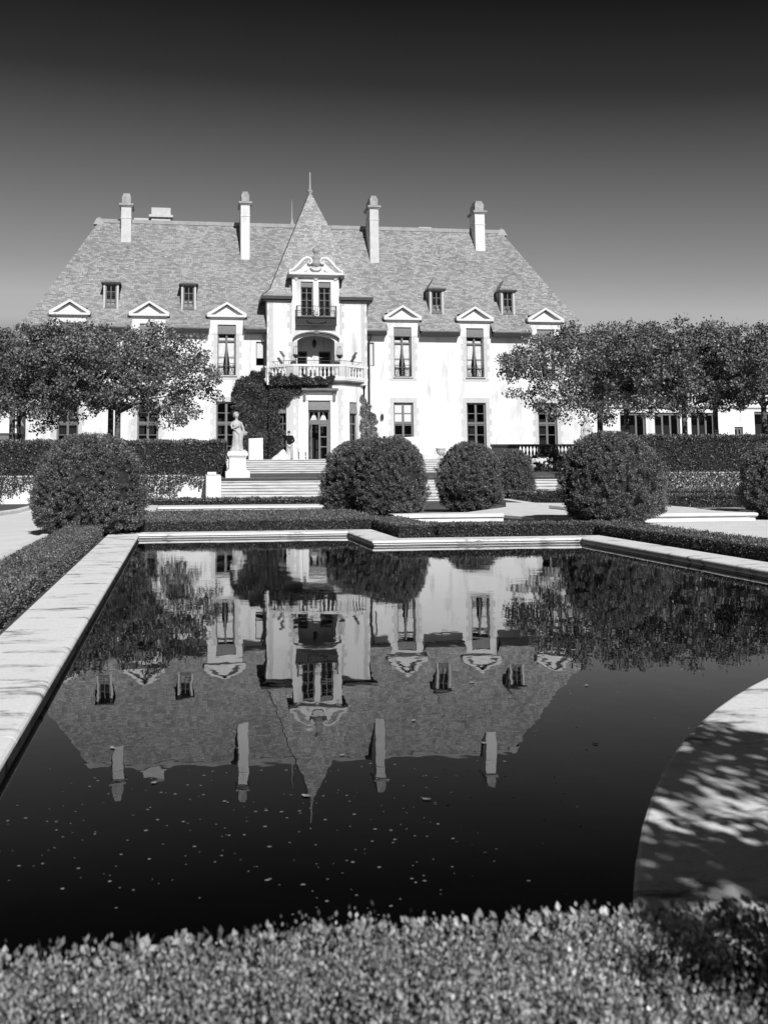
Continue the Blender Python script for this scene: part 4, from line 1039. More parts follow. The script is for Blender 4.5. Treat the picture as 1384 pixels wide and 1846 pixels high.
for A, B in zip(Q2[:-1], Q2[1:]):
    A, B = Vector(A), Vector(B); L = (B-A).length; n = max(2, int(L/.16))
    for k in range(n+1): p = A.lerp(B, k/n); b.tube([(p.x,p.y,8.66),(p.x,p.y,top)], .007 if k % 6 else .014, 4)
b.build('metal_rail', M['grey_plastic'], balc)
b = MB(); b.box(14.55, 14.75, 71.72, 71.88, 4.85, 5.15); b.lathe((14.65,71.75,5.15), [(.1,0),(.05,.1),(.01,.14)], 6); b.build('wall_lamp', M['iron'], man, (14.65,71.75,5))

# ------------------------------------------------------------------ things on the balcony
def floodlight(x, y, lab, s):
    r = empty('floodlight', (x, y, 7.64), lab, 'lamp', 'floodlights on the balcony')
    b = MB(); b.tube([(x,y,7.64),(x,y,9.35)], .022); b.build('pole', M['grey_plastic'], r)
    b = MB(); a = Vector((s*.12, -.1, 1)).normalized(); t = Vector((s*.75, -.35, .5)).normalized()
    for k in range(4):
        p = Vector((x, y-.02, 9.32))+Vector((s*.07*k, 0, .10*k)); b.box(p.x-.10, p.x+.10, p.y-.05, p.y+.05, p.z-.04, p.z+.04)
    b.tube([(x,y+.06,9.25),(x+s*.22,y+.06,9.66)], .03); b.build('lamp_head', M['grey_plastic'], r)
floodlight(7.28, 70.5, 'floodlight on a pole at the left side of the balcony', -1)
floodlight(12.35, 70.75, 'floodlight on a pole at the right side of the balcony', 1)
def planter(x, y, lab):
    r = empty('wire_planter', (x, y, 8.1), lab, 'planter', 'wire planters beside the arch')
    b = MB(); b.lathe((x,y,9.35), [(.04,-.2),(.12,-.16),(.21,-.04),(.23,.06),(.2,.07)], 12); b.tube([(x,y,7.65),(x,y,9.12)], .018); b.build('bowl', M['iron'], r)
    b = MB()
    for k in range(4):
        a = k*pi/4; b.tube([(x+.22*sin(t)*cos(a), y+.22*sin(t)*sin(a), 9.68-.36*cos(t)) for t in [-pi+2*pi*j/20 for j in range(21)]], .007, 4)
    b.build('wire_globe', M['iron'], r)
planter(8.15, 70.35, 'wire globe planter on a thin stand left of the arch')
planter(11.3, 70.35, 'wire globe planter on a thin stand right of the arch')

# ------------------------------------------------------------------ climbing plants on the front
def inpoly(x, z, poly):
    c = np.zeros(len(x), bool); j = len(poly)-1
    for i in range(len(poly)):
        xi, zi = poly[i]; xj, zj = poly[j]
        c ^= ((zi > z) != (zj > z)) & (x < (xj-xi)*(z-zi)/(zj-zi+1e-9)+xi); j = i
    return c
def ysurf(x, z):
    y = np.full(len(x), YF)
    y = np.where((x > 6.35) & (x < 7.95), 71.5-(x-6.35)*.906, y); y = np.where((x >= 7.95) & (x < 11.48), 70.05, y)
    y = np.where((x >= 11.48) & (x < 13.2), 70.05+(x-11.48)*.843, y)
    return np.where((z > 7.25) & (x > 6.3), y-.32, y)
def climber(name, poly, n, leaf, thick, label):
    p = np.array(poly); x = p[:,0].min()+np.ptp(p[:,0])*rng.random(n*2); z = p[:,1].min()+np.ptp(p[:,1])*rng.random(n*2)
    xx = x+.12*np.sin(z*6)+.08*np.sin(z*13+x*4); zz = z+.12*np.sin(x*7)+.07*np.sin(x*15+z*5)
    k = inpoly(xx, zz, poly); x, z = x[k], z[k]; n = len(x)
    lum = .5+.28*np.sin(x*3.1+np.sin(z*2.4)*1.3)+.22*np.sin(z*3.7+x*1.3)
    y = ysurf(x, z)-.05-thick*np.clip(lum, 0, 1)*rng.random(n)**.5
    D = np.stack([rng.normal(0,.6,n), -.55+rng.normal(0,.4,n), -.25+rng.normal(0,.6,n)], 1)
    o = leaf_obj(name, np.stack([x, y, z], 1), D, leaf*(.6+.8*rng.random(n)), M['ivy' if thick > .4 else 'vine'], ratio=.85)
    return tag(o, label, 'climbing plant')
pxl = lambda L: [(3.63+(a-418)*.0396, 2.1+(825-b_)*.0394) for a, b_ in L]
climber('climbing_ivy', pxl([(419,700),(426,690),(440,678),(458,668),(482,660),(486,676),(520,679),(562,683),(598,682),(601,690),(572,701),(548,702),(534,712),(518,724),(506,733),(500,752),(506,772),(509,795),(503,829),(470,831),(444,831),(430,800),(424,760)]), 52000, .115, .55, 'dense dark ivy covering the wall left of the garden door and creeping under the balcony')
climber('climbing_vine', pxl([(655,708),(665,718),(672,728),(678,740),(681,752),(688,762),(684,770),(684,782),(690,798),(675,808),(656,808),(652,770),(655,745)]), 7000, .095, .34, 'light bushy vine climbing the corner right of the bay')
# ------------------------------------------------------------------ wing and outbuilding
wing = empty('garden_wing', (40, 73, 1.88), 'long low white wing with dark wide openings and a balustraded flat roof', 'building')
b = MB(); hs = [(33.5,35.6,1.9,5.5),(36.3,38.4,1.9,5.5),(39.3,41.3,1.9,5.5),(42.9,43.6,1.9,4.4),(44.6,46.9,1.9,5.6),(49,51,1.9,5.5),(53,55,1.9,5.5)]
wall_grid(b, [(30.35, 62, 1.88, 6.1)], hs, 73, .4); b.face([(30.35,73,6.1),(62,73,6.1),(62,80,6.1),(30.35,80,6.1)]); b.build('wall', M['wall'], wing)
b = MB(); b.face([(30.4,74.2,1.9),(62,74.2,1.9),(62,74.2,6),(30.4,74.2,6)]); b.build('room_dark', M['room_dark'], wing)
b = MB(); b.box(30.36, 62, 72.8, 73.0, 5.9, 6.12); b.box(30.36, 62, 72.9, 73.1, 6.122, 6.25); b.box(30.36, 62, 72.86, 73.12, 6.78, 6.9)
x = 31.0
while x < 62: b.box(x, x+.5, 72.92, 73.08, 6.25, 6.78); x += 3.4
b.build('cornice', M['trim'], wing)
b = MB(); b.lathe((0,0,0), [(.07,0),(.05,.08),(.085,.22),(.045,.4),(.07,.53)], 6); pb0 = b.build('baluster', M['trim'], wing, (40,73,1.88)); k = 0
for i in range(64):
    x = 31.65+.26*i; 
    if (x-31.0) % 3.4 < .62: continue
    o = pb0 if k == 0 else pb0.copy()
    if k: COL.objects.link(o); o.parent = wing
    o.location = Vector((x-40, 0, 6.25-1.88)); k += 1
pb0.data.transform(Matrix.Translation(Vector((40,73,1.88))))
for a, c, z0, z1 in hs:
    b = MB(); n = 3 if c-a > 1 else 2
    for i in range(n+1): u = a+(c-a-.14)*i/n; b.box(u, u+.14, 73.2, 73.3, z0, z1)
    b.box(a, c, 73.16, 73.195, z1-.2, z1); b.box(a, c, 73.16, 73.195, z0+1.2, z0+1.3); w = b.build('window', M['frame'], wing, (a,73.2,z0))
    b = MB(); b.face([(a,73.26,z0),(c,73.26,z0),(c,73.26,z1),(a,73.26,z1)]); b.build('pane', M['glass'], w)
oh = empty('outbuilding', (-15.5, 80, 1.88), 'small white outbuilding with a pale pitched roof at the left edge', 'building')
b = MB(); b.box(-22, -12.9, 80.3, 86, 1.88, 4.1); b.build('wall', M['wall'], oh)
b = MB(); e = [(79.8,4.12),(83.2,6.2),(86.4,4.12)]
for (y0,z0),(y1,z1) in zip(e[:-1], e[1:]): b.face([(-22.4,y0,z0),(-12.5,y0,z0),(-13.1,y1,z1),(-22.4,y1,z1)])
b.face([(-12.5,79.8,4.12),(-12.5,86.4,4.12),(-13.1,83.2,6.2)]); b.build('roof', M['stone'], oh)
b = MB(); b.box(-22.5, -12.4, 79.7, 79.8, 3.95, 4.14); b.box(-12.5, -12.4, 79.801, 86.4, 3.95, 4.14); b.build('gutter', M['dark'], oh)

# ------------------------------------------------------------------ balustrade and flowers right of the upper steps
bl = empty('shade_toned_balustrade', (22, 59.6, 1.1), 'balustrade on a low wall right of the upper steps, its tree shade put into dark colour', 'balustrade')  # tree shade presumed over the balustrade is put into its dark materials
b = MB(); b.box(19.05, 25.0, 59.4, 59.9, 1.0, 1.92); b.build('base_wall', M['dark'], bl)
b = MB(); b.box(19.0, 25.05, 59.36, 59.94, 2.62, 2.76); b.build('rail', M['iron'], bl)
b = MB(); b.box(19.05, 20.6, 59.45, 59.85, 1.921, 2.62); b.box(22.0, 22.9, 59.45, 59.85, 1.921, 2.62); b.build('pier', M['dark'], bl)
b = MB(); b.lathe((22,59.6,1.1), [(.075,.0),(.075,.05),(.035,.09),(.06,.2),(.085,.3),(.05,.44),(.032,.54),(.065,.62),(.075,.70)], 8); b0 = b.build('baluster', M['dark'], bl); k = 0
for i in range(20):
    x = 20.72+.225*i
    if 21.95 < x < 22.95 or x > 24.98: continue
    o = b0 if k == 0 else b0.copy()
    if k: COL.objects.link(o); o.parent = bl
    o.location = Vector((x-22, .05, .82)); k += 1
for i, (x, y, r, h) in enumerate(((20.6,58.9,.75,.9),(21.7,58.8,.7,1.05),(22.6,59.0,.7,1.5),(23.6,58.9,.8,.95))):
    root = empty('flowering_shrub', (x, y, 1.1), ('low white flowering shrub at the left end of the dark balustrade', 'white flowering shrub second from the left before the dark balustrade', 'taller flowering shrub reaching over the dark balustrade', 'white flowering shrub nearest the large round yew')[i], 'shrub', 'white flowering shrubs below the balustrade')
    n = 1500; d = rng.normal(size=(n,3)); d /= np.linalg.norm(d, axis=1, keepdims=True); d[:,2] = np.abs(d[:,2])
    q = rng.random(n)**.4; P = np.array([x,y,1.1])+d*q[:,None]*np.array([r,r*.6,h])
    leaf_obj('foliage', P, d+rng.normal(0,.5,(n,3)), .14*(.7+.6*rng.random(n)), M['ivy'], root, org=(x,y,1.1), ratio=.7)
    b = MB()
    for k in range(12):
        v = rng.normal(size=3); v /= np.linalg.norm(v); v[2] = abs(v[2])*.8; v[1] = -abs(v[1])-.3
        b.ball((x+v[0]*r, y+v[1]*r*.55, 1.15+v[2]*h), .09+.06*rng.random(), 7, 5)
    b.build('blossom', M['flower'], root)

# ------------------------------------------------------------------ statues
def loft(b, rings, seg=24, fold=None):
    rows = []
    for (cx, cy_, z, rx, ry) in rings:
        row = []
        for k in range(seg):
            a = 2*pi*k/seg; f = 1+(fold(a, z) if fold else 0)
            row.append((cx+rx*f*cos(a), cy_+ry*f*sin(a), z))
        rows.append(row)
    b.grid(rows, True, True); b.face(list(reversed(rows[0]))); b.face(rows[-1])
def pedestal(x, y, z0, zt, lab):
    b = MB(); h = zt-z0
    b.box(x-.62, x+.62, y-.62, y+.62, z0-.1, z0+.24*h)
    rows = [[(x+s*w, y+t*w, z0+q*h) for s, t in ((-1,-1),(1,-1),(1,1),(-1,1))] for w, q in ((.56,.24),(.50,.28),(.45,.32),(.43,.36),(.42,.72),(.44,.76),(.48,.80),(.53,.84),(.53,.92),(.5,.94),(.5,1))]
    b.grid(rows, False, True); b.face(rows[-1]); return tag(b.build('stone_pedestal', M['stone']), lab, 'pedestal', 'statue pedestals by the steps')
def statue(x, y, z, lab, mir=1, turn=0):
    b = MB(); S = 1.0
    fold = lambda a, q: (.055*sin(9*a+3.2*q)+.035*sin(15*a-5*q)) * max(0, min(1, (1.12-q)/.25))
    m = mir
    rings = [(0,0,.0,.30,.24),(0,0,.05,.30,.25),(.01*m,-.01,.06,.28,.22),(.02*m,0,.20,.25,.21),(.02*m,-.02,.45,.235,.20),(.03*m,-.04,.62,.23,.205),(.04*m,-.02,.80,.225,.185),(.04*m,.0,.95,.225,.175),(.03*m,.0,1.05,.19,.155),(.01*m,-.01,1.14,.165,.135),(-.01*m,-.02,1.25,.185,.15),(-.02*m,-.03,1.36,.205,.16),(-.02*m,-.02,1.45,.215,.125),(-.02*m,-.01,1.51,.17,.10),(-.02*m,-.0,1.55,.085,.075),(-.025*m,-.01,1.60,.055,.055),(-.03*m,-.02,1.66,.055,.06),(-.035*m,-.035,1.70,.075,.09),(-.04*m,-.04,1.76,.09,.105),(-.045*m,-.035,1.83,.10,.115),(-.045*m,-.02,1.90,.095,.11),(-.045*m,-.01,1.96,.065,.08),(-.045*m,-.005,1.99,.02,.03)]
    loft(b, rings, 32, fold)
    b.box(-.34, .34, -.3, .3, -.06, .02)
    # knee pushing through the cloth, foot, folds of the mantle
    b.tube([(.08*m,-.10,.95),(.12*m,-.20,.62),(.11*m,-.16,.30),(.10*m,-.18,.05)], [.10,.105,.075,.07], 10)
    b.tube([(.10*m,-.12,.05),(.11*m,-.34,.03)], [.06,.04], 8)
    for k in range(5): b.tube([(-.2*m+.03*k*m,-.14-.01*k,1.12-.02*k),(.0+.02*k*m,-.20-.01*k,.98-.05*k),(.2*m,-.13,.93-.07*k)], [.018,.032,.02], 6)
    for k in range(4): b.tube([(.22*m,-.08-.03*k,1.02),(.25*m-.03*k*m,-.14-.02*k,.8),(.2*m-.03*k*m,-.16-.02*k,.52-.05*k)], [.02,.035,.012], 6)
    # arms: one crosses the breast, one hangs to a basket at the hip
    b.tube([(-.20*m,-.01,1.45),(-.27*m,-.05,1.28),(-.24*m,-.15,1.13),(-.08*m,-.21,1.20),(.02*m,-.20,1.27)], [.062,.058,.048,.04,.034], 9)
    for k in range(4): b.tube([(.02*m,-.205,1.285-.016*k),(.06*m,-.215,1.295-.018*k),(.085*m,-.20,1.29-.02*k)], [.011,.010,.007], 5)
    b.tube([(.01*m,-.21,1.29),(.03*m,-.225,1.325)], [.011,.008], 5)
    b.tube([(.17*m,.0,1.45),(.25*m,.02,1.25),(.30*m,-.02,1.05),(.30*m,-.10,.93)], [.062,.055,.044,.034], 9)
    for k in range(4): b.tube([(.275*m+.016*k*m,-.11,.925),(.275*m+.017*k*m,-.15,.90),(.275*m+.016*k*m,-.155,.87)], [.011,.010,.007], 5)
    b.tube([(.27*m,-.1,.93),(.25*m,-.14,.92)], [.011,.008], 5)
    b.lathe((.31*m,-.12,.76), [(.06,0),(.11,.03),(.14,.14),(.15,.17),(.10,.17)], 12, (1,.8))
    for k in range(7): b.ball((.31*m+.08*cos(k*.9),-.12+.06*sin(k*.9),.95), .035, 7, 5)
    b.tube([(-.035*m,-.135,1.80),(-.035*m,-.165,1.765),(-.035*m,-.140,1.755)], [.012,.018,.01], 6)   # nose
    b.tube([(-.06*m,-.135,1.725),(-.01*m,-.138,1.725)], .009, 5)                                      # mouth
    for s in (-1, 1): b.ball((-.038*m+s*.036,-.127,1.80), (.016,.012,.009), 7, 5); b.ball((-.042*m+s*.098,-.02,1.79), (.014,.025,.032), 7, 5)
    h = MB(); h.ball((-.045*m,.02,1.90), (.118,.125,.11), 14, 8); h.ball((-.045*m,.13,1.86), (.07,.06,.065), 10, 7)
    for s in (-1, 1): h.tube([(-.045*m,-.11,1.94),(-.045*m+s*.085,-.08,1.88),(-.045*m+s*.105,.0,1.80),(-.045*m+s*.07,.06,1.70)], [.028,.034,.034,.022], 7)
    r = Matrix.Translation((x, y, z)) @ Matrix.Rotation(turn, 4, 'Z')
    o = b.build('statue', M['marble']); o.data.transform(Matrix.Rotation(turn, 4, 'Z') @ Matrix.Diagonal((1.18, 1.15, 1, 1))); o.location = (x, y, z); W[o.name] = Vector((x,y,z))
    k = h.build('hair', M['marble'], o, (x,y,z)); k.data.transform(Matrix.Translation((x,y,z))); k.data.transform(Matrix.Rotation(turn, 4, 'Z') @ Matrix.Diagonal((1.18, 1.15, 1, 1)))
    return tag(o, lab, 'statue', 'marble garden statues')
pedestal(2.96, 52.1, .9, 2.24, 'stone pedestal on the landing left of the steps')
statue(2.94, 52.1, 2.30, 'marble statue of a draped woman with a basket left of the steps', 1, .15)
pedestal(21.95, 52.1, .9, 2.05, 'stone pedestal hidden behind the largest right hand yew')
statue(21.95, 52.1, 2.11, 'marble statue of a draped woman rising behind the large round yew', -1, .3)

# ------------------------------------------------------------------ a man at work on the terrace, seen from behind
def skin_obj(name, joints, edges, m, parent, org, root=0, sub=2):
    me = bpy.data.meshes.new(name); ks = list(joints); ix = {k: i for i, k in enumerate(ks)}
    me.from_pydata([tuple(Vector(joints[k][0])) for k in ks], [(ix[a], ix[c]) for a, c in edges], [])
    me.materials.append(m); o = bpy.data.objects.new(name, me); register(o, parent, org)
    sl_ = me.skin_vertices.new(name='skin') if hasattr(me.skin_vertices, 'new') else None
    md = o.modifiers.new('skin', 'SKIN')
    if not me.skin_vertices:
        bm = bmesh.new(); bm.from_mesh(me); bm.verts.layers.skin.verify(); bm.to_mesh(me); bm.free()
    for i, k in enumerate(ks):
        r = joints[k][1]; me.skin_vertices[0].data[i].radius = r if isinstance(r, tuple) else (r, r)
        me.skin_vertices[0].data[i].use_root = (i == root)
    o.modifiers.new('sub', 'SUBSURF').levels = sub; o.modifiers['sub'].render_levels = sub
    md.use_smooth_shade = True
    return o
def person(x, y, z):
    J = {'pelvis':((0,0,.92),(.125,.095)),'waist':((0,.02,1.08),(.12,.085)),'chest':((0,.10,1.32),(.13,.09)),'neck':((0,.17,1.50),.058),'jaw':((0,.215,1.57),(.065,.075)),'skull':((0,.23,1.66),(.078,.095)),'crown':((0,.225,1.74),(.05,.06))}
    E_ = [('pelvis','waist'),('waist','chest'),('chest','neck'),('neck','jaw'),('jaw','skull'),('skull','crown')]
    for s, n in ((-1,'l'),(1,'r')):
        sh = (s*.20,.11,1.42)
        J[n+'sh'] = (sh,.062); J[n+'el'] = ((s*.30,.16,1.15),.047); J[n+'wr'] = ((s*.20,.38,1.04),.032); J[n+'pa'] = ((s*.175,.45,1.02),(.036,.022))
        E_ += [('chest',n+'sh'),(n+'sh',n+'el'),(n+'el',n+'wr'),(n+'wr',n+'pa')]
        for f, (dx, l) in enumerate(((-.030,.070),(-.011,.082),(.010,.076),(.029,.058))):
            J[f'{n}f{f}'] = ((s*(.175)+dx,.495,1.01),.0095); J[f'{n}g{f}'] = ((s*.175+dx,.50+l*.5,.985),.0085); J[f'{n}h{f}'] = ((s*.175+dx,.50+l*.6,.96),.007)
            E_ += [(n+'pa',f'{n}f{f}'),(f'{n}f{f}',f'{n}g{f}'),(f'{n}g{f}',f'{n}h{f}')]
        J[n+'t1'] = ((s*.175-s*.045,.42,1.01),.011); J[n+'t2'] = ((s*.175-s*.06,.46,.995),.009); E_ += [(n+'wr',n+'t1'),(n+'t1',n+'t2')]
        J[n+'hip'] = ((s*.10,0,.86),.095); J[n+'kn'] = ((s*.12,.04,.48),.062); J[n+'an'] = ((s*.13,-.02,.09),.042); J[n+'to'] = ((s*.145,.16,.035),(.045,.03))
        E_ += [('pelvis',n+'hip'),(n+'hip',n+'kn'),(n+'kn',n+'an'),(n+'an',n+'to')]
    o = skin_obj('person', J, E_, M['skin'], None, (x,y,z)); tag(o, 'person in black jumper and light trousers bending over beside the garden door', 'person')
    K = {k: (J[k][0], tuple(q+(.045 if k in ('waist','chest') else .022) for q in (J[k][1] if isinstance(J[k][1], tuple) else (J[k][1],)*2))) for k in ('waist','chest','lsh','lel','lwr','rsh','rel','rwr')}
    K['hem'] = ((0,-.005,.86),(.185,.145)); K['col'] = ((0,.155,1.47),.078)
    skin_obj('jumper', K, [('hem','waist'),('waist','chest'),('chest','col'),('chest','lsh'),('lsh','lel'),('lel','lwr'),('chest','rsh'),('rsh','rel'),('rel','rwr')], M['black_cloth'], o, (x,y,z), list(K).index('waist'))
    K = {k: (J[k][0], (J[k][1] if isinstance(J[k][1], float) else J[k][1][0])+.008) for k in ('pelvis','lhip','lkn','lan','rhip','rkn','ran')}
    skin_obj('trousers', K, [('pelvis','lhip'),('lhip','lkn'),('lkn','lan'),('pelvis','rhip'),('rhip','rkn'),('rkn','ran')], M['light_cloth'], o, (x,y,z))
    b = MB(); b.ball((x, y+.215, z+1.70), (.086,.10,.085), 14, 9); b.build('hair', M['dark'], o)
    b = MB()
    for s in (-1, 1): b.ball((x+s*.088, y+.235, z+1.65), (.014,.025,.035), 8, 6)
    b.ball((x, y+.335, z+1.635), (.017,.025,.022), 8, 6); b.build('ear_and_nose', M['skin'], o)
    b = MB()
    for s in (-1, 1): b.ball((x+s*.14, y+.06, z+.045), (.055,.14,.05), 10, 6)
    b.build('shoe', M['black_cloth'], o)
person(6.68, 61.3, 1.88)
# what stands about on the terrace
def board(x0, x1, y, z0, z1, lab, tilt=.12):
    r = empty('white_board', ((x0+x1)/2, y, z0), lab, 'board', 'white boards on the terrace'); b = MB()
    v = [(x0,y,z0),(x1,y,z0),(x1,y+tilt,z1+.04),(x0,y+tilt,z1)]
    b.face(v); b.face([(a, c+.035, d) for a, c, d in reversed(v)])
    for i in range(4): p, q = v[i], v[(i+1)%4]; b.face([q, p, (p[0],p[1]+.035,p[2]), (q[0],q[1]+.035,q[2])])
    b.build('panel', M['white_paint'], r)
    b = MB()
    for x in (x0-.05, x1-.04): b.tube([(x,y+.5,z0),(x,y+tilt+.05,z1-.05)], .022); 
    b.tube([(x0-.05,y+.02,z0),(x0-.05,y+tilt,z1)], .03)
    for k in range(9): b.tube([(x0-.06,y+.01+tilt*k/9,z0+.08+(z1-z0)*k/9),(x0-.01,y+.01+tilt*k/9,z0+.08+(z1-z0)*k/9)], .016, 4)
    b.build('leg', M['grey_plastic'], r)
board(4.15, 5.0, 60.6, 1.90, 3.16, 'tall white panel leaning at the top of the steps before the ivy')
board(13.75, 14.72, 61, 1.9, 3.25, 'white panel standing under the window, half hidden by the paired yews')
b = MB(); rows = []
for j in range(9):
    t = j/8; rr = .52*(1-t)**.8+.02; rows.append([(6.12+.16*t+rr*cos(a)*(1+.12*sin(4*a+j)), 61.0+rr*.7*sin(a)*(1+.12*sin(5*a+j)), 1.89+.62*t+.05*sin(6*a+3*t)*(1-t)) for a in [2*pi*k/26 for k in range(26)]])
b.grid(rows, True, True); b.face(rows[-1]); b.face(list(reversed(rows[0]))); tag(b.build('dust_sheet', M['white_cloth']), 'white cloth heaped on the terrace left of the man', 'cloth')
r = empty('utility_cart', (7.45, 61, 1.88), 'small white utility cart right of the bending man', 'cart')
b = MB(); b.box(7.2,7.68,60.8,61.25,2.34,2.52); b.box(7.17,7.71,60.77,61.28,2.52,2.56); b.box(7.22,7.66,60.82,61.23,2.06,2.10); b.build('tray', M['white_paint'], r)
for x in (7.23, 7.65):
    for y in (60.84, 61.21): b = MB(); b.tube([(x,y,1.98),(x,y,2.34)], .018); b.build('leg', M['grey_plastic'], r)
for x in (7.23, 7.65):
    b = MB(); b.tube([(x-.02,60.84,1.94),(x+.02,60.84,1.94)], .06, 10); b.build('wheel', M['black_cloth'], r)
b = MB(); b.tube([(7.17,60.8,2.45),(7.05,60.8,2.7),(6.98,60.8,2.95)], .014); b.build('handle', M['white_paint'], r)
for z, lab in ((1.884, 'lower white crate stacked between the man and the cart'), (2.215, 'upper white crate stacked between the man and the cart')):
    b = MB(); b.box(6.88,7.12,60.85,61.15,z,z+.04)
    for q in ((6.88,6.9,60.85,61.15),(7.1,7.12,60.85,61.15),(6.9,7.1,60.85,60.87),(6.9,7.1,61.13,61.15)): b.box(*q, z+.04, z+.30)
    b.box(6.865,7.135,60.835,60.849,z+.26,z+.31)
    tag(b.build('crate', M['white_paint']), lab, 'crate', 'white crates on the terrace')
b = MB(); b.lathe((16.06,60.7,1.89), [(.2,0),(.2,.05),(.09,.1),(.07,.2),(.14,.26),(.24,.34),(.28,.48),(.27,.58),(.33,.62),(.33,.66),(.27,.65),(.2,.55)], 18)
for s in (-1, 1): b.tube([(16.06+s*.27,60.7,2.42),(16.06+s*.4,60.7,2.38),(16.06+s*.36,60.7,2.22),(16.06+s*.24,60.7,2.24)], .025)
tag(b.build('stone_urn', M['marble']), 'small handled stone urn at the top of the upper steps', 'urn')

# ------------------------------------------------------------------ leaves and specks on the water
rg = np.random.default_rng(5)
n = 520; m_ = n*3; cc = np.array([[.5,3.9],[1.0,4.3],[.1,4.6],[1.5,5.2],[2.3,6.6],[-.4,4.0],[.75,3.5]]); ci = rg.integers(0, 7, m_)
loose = rg.random(m_) < .3
x = np.where(loose, rg.uniform(-.75, 3.2, m_), cc[ci,0]+rg.normal(0, .33, m_)); y = np.where(loose, rg.uniform(3.0, 10, m_), cc[ci,1]+rg.normal(0, .3, m_)); k = (np.hypot(x-CX, y-CY) > CR+.06) & (x > PL+.03) & (y > PN+.1); x, y = x[k][:n], y[k][:n]
b = MB()
for i in range(len(x)):
    s = .0025+.0055*rg.random()**2; a = rg.random()*6; z = .0015
    b.face([(x[i]+s*cos(a+q*2*pi/5)*(1+.3*sin(q*2)), y[i]+s*sin(a+q*2*pi/5)*.8, z) for q in range(5)])
tag(b.build('floating_specks', M['speck']), 'scattering of pale specks floating on the dark near water', 'floating debris', kind='stuff')
spots = [(.55,4.42,.06,'pale'),(1.05,4.3,.05,'d'),(-.32,5.3,.06,'d'),(1.55,5.1,.05,'d'),(2.6,6.3,.05,'pale'),(1.3,5.6,.05,'d'),(-.1,4.7,.045,'d'),(.8,5.0,.04,'d'),(2.1,5.0,.05,'d'),(3.0,7.5,.06,'d'),(1.9,6.5,.05,'d')]
spots = [(a_, b_, c_*.62, d_) for a_, b_, c_, d_ in spots]
LL = ['pale curled leaf floating nearest the middle of the dark water','dead leaf floating just right of the pale curled leaf','leaf floating near the left coping beside the reflected chimney','leaf floating below the reflected right chimneys','pale leaf floating near the curved coping','leaf floating under the reflected spire','small leaf on the water left of the pale curled leaf','small leaf between the pale curled leaf and the reflected spire','leaf floating close to the shaded curved coping','farthest floating leaf, near the sky reflection on the right','leaf floating by the reflected right end of the roof']
for (lx, ly, s, c), lab in zip(spots, LL):
    b = MB(); a = rg.random()*6; rows = []
    for j in range(7):
        t = j/6*2-1; w = s*.34*(1-t*t)**.8*(1+.35*sin(j*2.6)); ax = Vector((cos(a), sin(a)*.9, 0)); bx = Vector((-sin(a), cos(a), 0)); p = Vector((lx, ly, .003))+ax*t*s*.6
        rows.append([p-bx*w+Vector((0,0,.002*abs(t)+.001)), p+Vector((0,0,.0)), p+bx*w+Vector((0,0,.002))])
    b.grid(rows, True); tag(b.build('floating_leaf', M['debris']), lab, 'leaf', 'leaves floating on the pool')

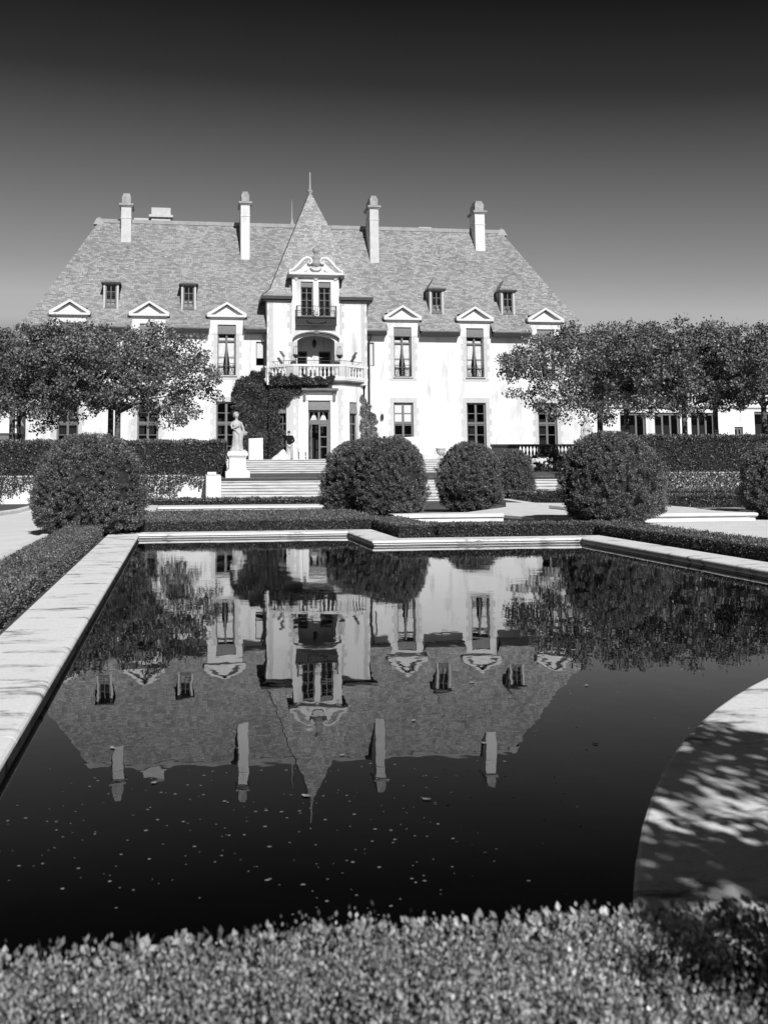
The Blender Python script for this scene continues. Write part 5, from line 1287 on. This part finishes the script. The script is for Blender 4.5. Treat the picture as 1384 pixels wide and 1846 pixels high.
# ------------------------------------------------------------------ light, sky, camera
EL, AZ = R(35), R(8)
sd = Vector((sin(AZ)*cos(EL), -cos(AZ)*cos(EL), sin(EL)))
L = bpy.data.lights.new('sun', 'SUN'); L.energy = 4.75; L.angle = R(.53); L.color = (1, 1, 1)
so = bpy.data.objects.new('sun', L); COL.objects.link(so); so.rotation_euler = sd.to_track_quat('Z', 'Y').to_euler(); so.location = (10, -20, 40)
w = bpy.data.worlds.new('World'); sc.world = w; w.use_nodes = True; nt = w.node_tree; nt.nodes.clear()
out = N(nt, 'ShaderNodeOutputWorld'); bg = N(nt, 'ShaderNodeBackground'); nt.links.new(bg.outputs[0], out.inputs[0])
sky = N(nt, 'ShaderNodeTexSky'); sky.sky_type = 'NISHITA'; sky.sun_disc = False; sky.sun_elevation = EL; sky.sun_rotation = pi-AZ
sky.air_density = 1.0; sky.dust_density = 0; sky.ozone_density = 1.5
sep = N(nt, 'ShaderNodeSeparateColor'); nt.links.new(sky.outputs[0], sep.inputs[0])
a = N(nt, 'ShaderNodeMath', operation='MULTIPLY'); nt.links.new(sep.outputs[0], a.inputs[0]); a.inputs[1].default_value = .11
# red-filter black and white film response of the sky; hidden horizon darkened to cut fill
rs = ramp(nt, a.outputs[0], [(.1, .003), (.15, .010), (.188, .033), (.233, .104), (.29, .190), (.367, .306), (.439, .445), (.50, .46), (.56, .30), (.7, .08)])
mn = N(nt, 'ShaderNodeMix', data_type='RGBA', blend_type='MULTIPLY'); mn.inputs[0].default_value = 1; mn.inputs[7].default_value = (10, 10, 10, 1)
nt.links.new(rs, mn.inputs[6])
nt.links.new(mn.outputs[2], bg.inputs[0]); bg.inputs[1].default_value = .1

cam = bpy.data.cameras.new('camera'); co = bpy.data.objects.new('camera', cam); COL.objects.link(co); sc.camera = co
yaw, pit, rol = .1368, .1043, -.0047
F = Vector((sin(yaw)*cos(pit), cos(yaw)*cos(pit), sin(pit))); Rt = Vector((cos(yaw), -sin(yaw), 0)); U = Rt.cross(F)
r_ = Rt*cos(rol)+U*sin(rol); u_ = U*cos(rol)-Rt*sin(rol)
co.matrix_world = Matrix(((r_.x, u_.x, -F.x, 0), (r_.y, u_.y, -F.y, 0), (r_.z, u_.z, -F.z, 1.404), (0,0,0,1)))
cam.sensor_fit = 'AUTO'; cam.sensor_width = 36; cam.lens = 36*1800.2/1846
cam.shift_x = (692-572)/1846; cam.shift_y = -(923-654)/1846
cam.clip_start = .05; cam.clip_end = 4000
cam.dof.use_dof = True; cam.dof.focus_distance = 45; cam.dof.aperture_fstop = 5.4
sc.view_settings.view_transform = 'Standard'; sc.view_settings.look = 'None'; sc.view_settings.exposure = 0; sc.view_settings.gamma = 1
sc.render.engine = 'CYCLES'; sc.cycles.max_bounces = 8; sc.cycles.diffuse_bounces = 2; sc.cycles.transparent_max_bounces = 8
